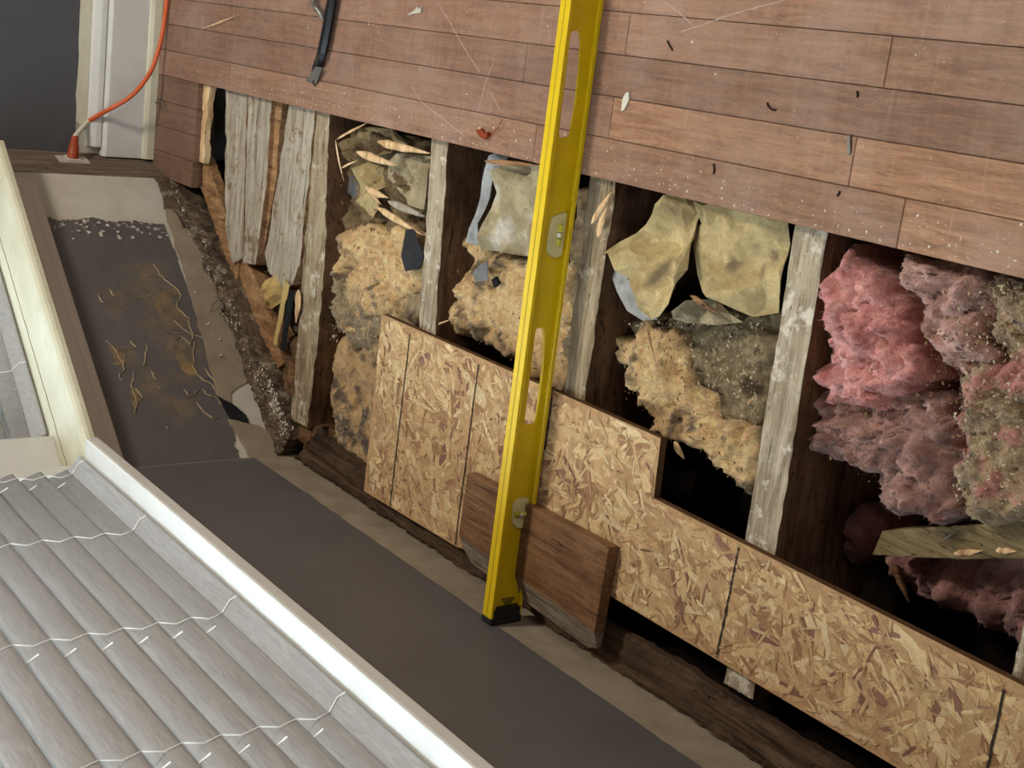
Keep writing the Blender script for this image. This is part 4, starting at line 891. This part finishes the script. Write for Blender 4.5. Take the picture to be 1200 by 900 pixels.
def paper(name, poly, zr, zc, label, seed, pal, amp=.012, fr=9, thick=.0012, step=.0045, rag=.0015, mat=None, dirtf=None, cat='paper', parent=None, extra=None, dirt=C3(112, 96, 70)):
    P = q(poly, zr); P = rough_poly(P, .02, rag, 30, seed); r = RD(seed); W_ = [(r.uniform(0, math.pi), r.uniform(.5, 1.6)*fr, r.random(), r.uniform(.4, 1)) for _ in range(6)]
    def zf(x, y, d):
        ux = x+.012*N(x*16, y*16, seed); uy = y+.012*N(x*16, y*16+5, seed); h = 0
        for a, f_, ph, w in W_[:4]: h += w*tri((ux*math.cos(a)+uy*math.sin(a))*f_+ph)
        h = abs(h/2.6-.5)*2; g = noise.voronoi(Vector((ux*fr*1.6, uy*fr*1.6, seed)))[0]; h = .45*h+.75*(g[1]-g[0])
        return zc+amp*.5*h+(extra(x, y) if extra else 0)
    def cf(x, y, z, d):
        c = lerp3(pal[0], pal[1], .5+.6*fbm(x*14, y*14, seed, 4)); k = (dirtf(x, y) if dirtf else -.3)
        return lerp3(c, dirt, (fbm(x*40, y*40, seed+4, 4)+k)*1.8)
    return foil(name, P, zf, cf, mat or PAPER, parent, seed, amp, fr, thick, label, None if parent else cat)
KP = (C3(142, 122, 82), C3(188, 168, 120)); KG = (C3(126, 112, 84), C3(170, 156, 122))
kp = empty('kraft_paper', at(800, 300, -.03), label='large crumpled tan kraft paper facing between level and pale joist', cat='paper')
g1 = at(745, 300, -.02); g2 = at(805, 345, -.02)
paper('left_lobe', [(700, 297), (715, 284), (742, 262), (778, 228), (798, 226), (812, 234), (806, 258), (806, 284), (808, 316), (796, 334), (790, 356), (778, 370), (764, 374), (752, 360), (735, 338), (718, 316), (708, 296)], -.012, -.030, None, 51, KP, amp=.03, fr=7, parent=kp, dirtf=nears([(775, 320, .03), (790, 245, .02)], -.02), extra=lambda x, y: -.02*max(0, (y-(-.25))*4))
paper('backing_strip', [(697, 301), (710, 285), (714, 296), (722, 316), (737, 340), (754, 362), (762, 374), (745, 376), (730, 364), (718, 342), (706, 318)], -.03, -.045, None, 52, (C3(96, 96, 96), C3(158, 156, 150)), amp=.008, fr=8, parent=kp, dirt=C3(60, 60, 62))
paper('right_lobe', [(806, 236), (830, 236), (868, 244), (907, 253), (902, 285), (899, 330), (893, 366), (870, 372), (845, 354), (816, 342), (806, 322), (800, 290), (800, 268), (812, 262)], -.015, -.032, None, 53, KP, amp=.020, fr=5, parent=kp, dirtf=nears([(886, 300, .025), (812, 250, .03), (850, 310, .02)], -.02), extra=lambda x, y: -.015*max(0, (y-(-.25))*4))
paper('torn_flap', [(784, 365), (800, 352), (830, 350), (850, 368), (866, 378), (840, 380), (806, 378), (786, 374)], -.05, -.055, None, 54, KG, amp=.012, fr=10, parent=kp)
k2 = empty('kraft_paper', at(590, 230, -.03), label='folded tan kraft paper just left of the level top', cat='paper')
paper('folded_sheet', [(572, 200), (585, 190), (600, 190), (632, 194), (640, 200), (640, 300), (620, 302), (590, 298), (560, 292), (562, 262), (570, 225)], -.02, -.035, None, 55, KG, amp=.016, fr=9, parent=k2, dirtf=nears([(590, 275, .04), (585, 225, .02), (610, 280, .03)], -.03), dirt=C3(176, 168, 150))
paper('grey_fold', [(566, 182), (580, 176), (596, 182), (586, 192), (573, 204), (566, 232), (560, 262), (556, 288), (543, 284), (552, 250), (558, 212)], -.02, -.028, None, 56, (C3(110, 112, 112), C3(176, 176, 170)), amp=.008, fr=8, parent=k2, dirt=C3(70, 72, 76))
paper('kraft_paper', [(418, 205), (430, 190), (446, 200), (448, 215), (436, 232), (446, 242), (442, 256), (425, 252), (414, 236), (412, 218)], -.05, -.06, 'small tan paper cup-fold among splinters in the left bay', 57, KP, amp=.03, fr=9, rag=.001)
paper('kraft_paper', [(458, 190), (470, 180), (504, 184), (503, 246), (485, 240), (466, 226), (455, 208)], -.05, -.055, 'dusty tan paper pillow against the narrow grey joist', 58, KG, amp=.018, fr=5, dirtf=nears([(475, 195, .04)], -.05))
paper('kraft_paper', [(400, 170), (420, 150), (465, 150), (472, 168), (450, 182), (425, 182), (412, 190), (402, 192)], -.06, -.075, 'crumpled brown paper wad under the hardwood edge', 59, (C3(112, 92, 62), C3(166, 144, 102)), amp=.03, fr=14)
paper('felt_scrap', [(404, 205), (418, 200), (416, 225), (420, 240), (412, 236), (404, 225)], -.06, -.07, 'blue-grey felt strip beside the small paper fold', 60, (C3(60, 64, 68), C3(92, 94, 94)), amp=.008, cat='felt')
paper('felt_scrap', [(474, 268), (482, 268), (496, 300), (488, 316), (473, 318), (470, 300)], -.03, -.032, 'flat black felt piece against the narrow joist', 61, (C3(30, 30, 32), C3(44, 44, 46)), amp=.003, cat='felt', dirt=C3(40, 40, 42))
paper('felt_scrap', [(560, 312), (572, 306), (570, 328), (556, 330), (554, 320)], -.035, -.036, 'small grey felt bit on the wool left of the level', 62, (C3(84, 84, 84), C3(112, 112, 110)), amp=.003, cat='felt')
prism('wool_hole', q([(575, 328), (580, 324), (584, 332), (578, 337)], -.04), -.046, -.041, BLK, label='tiny dark hole drawn as a black patch right of the grey felt bit', cat='felt')  # black piece paints the shade of a small hole in the wool
# debris at the corner between planks and plates
paper('card_scrap', [(310, 328), (318, 320), (330, 322), (334, 335), (330, 350), (322, 362), (312, 358), (308, 345)], -.025, -.026, 'crumpled yellow card under the wormed plank', 63, (C3(150, 122, 70), C3(196, 166, 104)), amp=.018, fr=14, cat='card')
stick('card_strip', at(336, 330, -.012), at(322, 404, -.02), .012, .002, BARKL, 'long yellow card strip pointing down beside the rotten plate', 'card', seed=3, w2=.6)
stick('felt_strip', at(341, 340, -.016), at(331, 410, -.024), .013, .003, BLK, 'dark felt strip with pale edge beside the yellow card strip', 'felt', seed=4, w2=.8)
stick('wood_chip', at(350, 340, -.012), at(347, 378, -.018), .010, .003, SPLINT, 'short peach wood chip leaning on the decayed joist', 'wood chip', seed=5)
wool('rot_debris', [(318, 400), (345, 390), (362, 400), (360, 440), (362, 490), (372, 505), (400, 560), (380, 555), (345, 525), (330, 470), (322, 430)], -.04, -.040, 'red-brown rotten wood crumble in the wall corner', (C3(76, 54, 38), C3(134, 102, 72), C3(92, 70, 52)), 64, amp=.018, cat='debris', mat=ROTC, rag=.012)
wool('rot_debris', [(255, 285), (275, 290), (320, 325), (335, 372), (350, 390), (330, 420), (300, 370), (280, 330)], -.07, -.08, 'dark rotten crumble below the grey planks', (C3(70, 58, 44), C3(120, 104, 80), C3(88, 74, 58)), 65, amp=.018, cat='debris', mat=ROTC)
# splinters in the left wool bay and elsewhere
sp_ = [((395, 163, -.02), (432, 143, -.012), .0026, 'pale splinter angled up to the hardwood edge'), ((393, 164, -.02), (403, 212, -.05), .0028, 'pale splinter pointing down beside the decayed joist'),
       ((400, 197, -.045), (419, 188, -.035), .0022, 'short pale splinter tip crossing the felt strip'), ((418, 178, -.03), (464, 194, -.03), .0075, 'wide cream wood chip over the small paper fold'),
       ((443, 166, -.022), (504, 180, -.018), .0075, 'long cream wood slab under the hardwood edge'), ((430, 222, -.03), (455, 232, -.045), .006, 'pinkish wood chip inside the paper folds'),
       ((428, 218, -.04), (447, 240, -.045), .0035, 'thin tan splinter inside the small paper fold'), ((442, 243, -.035), (494, 275, -.04), .0065, 'ragged cream splinter slanting to the narrow joist'),
       ((455, 236, -.04), (498, 254, -.045), .008, 'grey dirty chip behind the ragged cream splinter'), ((568, 189, -.012), (633, 194, -.012), .0042, 'brown lath lying over the folded kraft paper'),
       ((508, 382, -.03), (530, 374, -.03), .0018, 'tiny cream splinter at the strand board edge'), ((757, 374, -.04), (769, 426, -.035), .0028, 'brown bent straw hanging below the kraft paper'),
       ((809, 346, -.03), (842, 368, -.035), .0045, 'orange-brown wood chip under the torn paper flap'), ((790, 518, -.045), (802, 538, -.045), .0055, 'tan chip stuck to the lower edge of the yellow wool'),
       ((876, 474, -.05), (884, 466, -.045), .0022, 'small white sliver in the dusty hollow'), ((693, 262, -.004), (717, 225, -.006), .0052, 'pinkish raw splinter on the split joist'),
       ((700, 278, -.008), (712, 240, -.008), .0055, 'second raw splinter on the split joist, lower')]
for i, (a, b, w, lb) in enumerate(sp_):
    stick('wood_splinter', at(*a), at(*b), w, w*.35, REDW if 'brown' in lb else BOARD if 'grey' in lb else SPLINT, lb, 'splinter', bend=.002, seed=30+i)
# blocking between the right-hand joists
bl_ = empty('blocking_board', at(1110, 640, -.10), label='old brown blocking board under the pink wool at right', cat='board')
P = q([(1034, 622), (1100, 617), (1290, 606), (1290, 652), (1200, 655), (1110, 655), (1022, 650)], -.10)
field('board', rough_poly(P, .02, .0012, 30, 71), .006, lambda x, y, d: -.100-.002*abs(fbm(x*10, y*80, 2, 4)), .038, GRN, bl_, side=GRN)
for a, b in (((1118, 649), (1152, 645)), ((1167, 645), (1190, 646))):
    p1, p2 = at(*a, -.0985), at(*b, -.0985); o = stick('bare_patch', p1, p2, .004, .0012, SPLINT, None, None, seed=a[0]); par(o, bl_)
tube('nail', [at(1107, 632, -.094), at(1122, 622, -.085)], .0012, GALV, bl_, n=6)
stick('wood_splinter', at(1045, 660, -.14), at(1065, 705, -.17), .006, .003, REDW, 'long dim splinter hanging in the dark right-hand bay', 'splinter', seed=77)

GR = {'joist': 'floor joists in the opening', 'old_plank': 'old planks at the left end of the opening', 'yellow_insulation': 'yellow wool pieces in the bays', 'pink_insulation': 'pink wool pieces in the right bay',
      'wood_splinter': 'loose wood splinters', 'kraft_paper': 'crumpled paper pieces', 'felt_scrap': 'dark felt scraps', 'sole_plate': 'sole plates under the walls', 'dark_sliver': 'dark slivers on the hardwood',
      'window_blind': 'window blinds', 'hair_wire': 'wires on the plaster strip', 'rot_debris': 'rotten crumble near the bay wall', 'packed_debris': 'packed dirt in the bays'}
for o in C.objects:
    if o.parent is None and o.get('label') and not o.get('kind'):
        g = GR.get(o.name.split('.')[0])
        if g: o['group'] = g
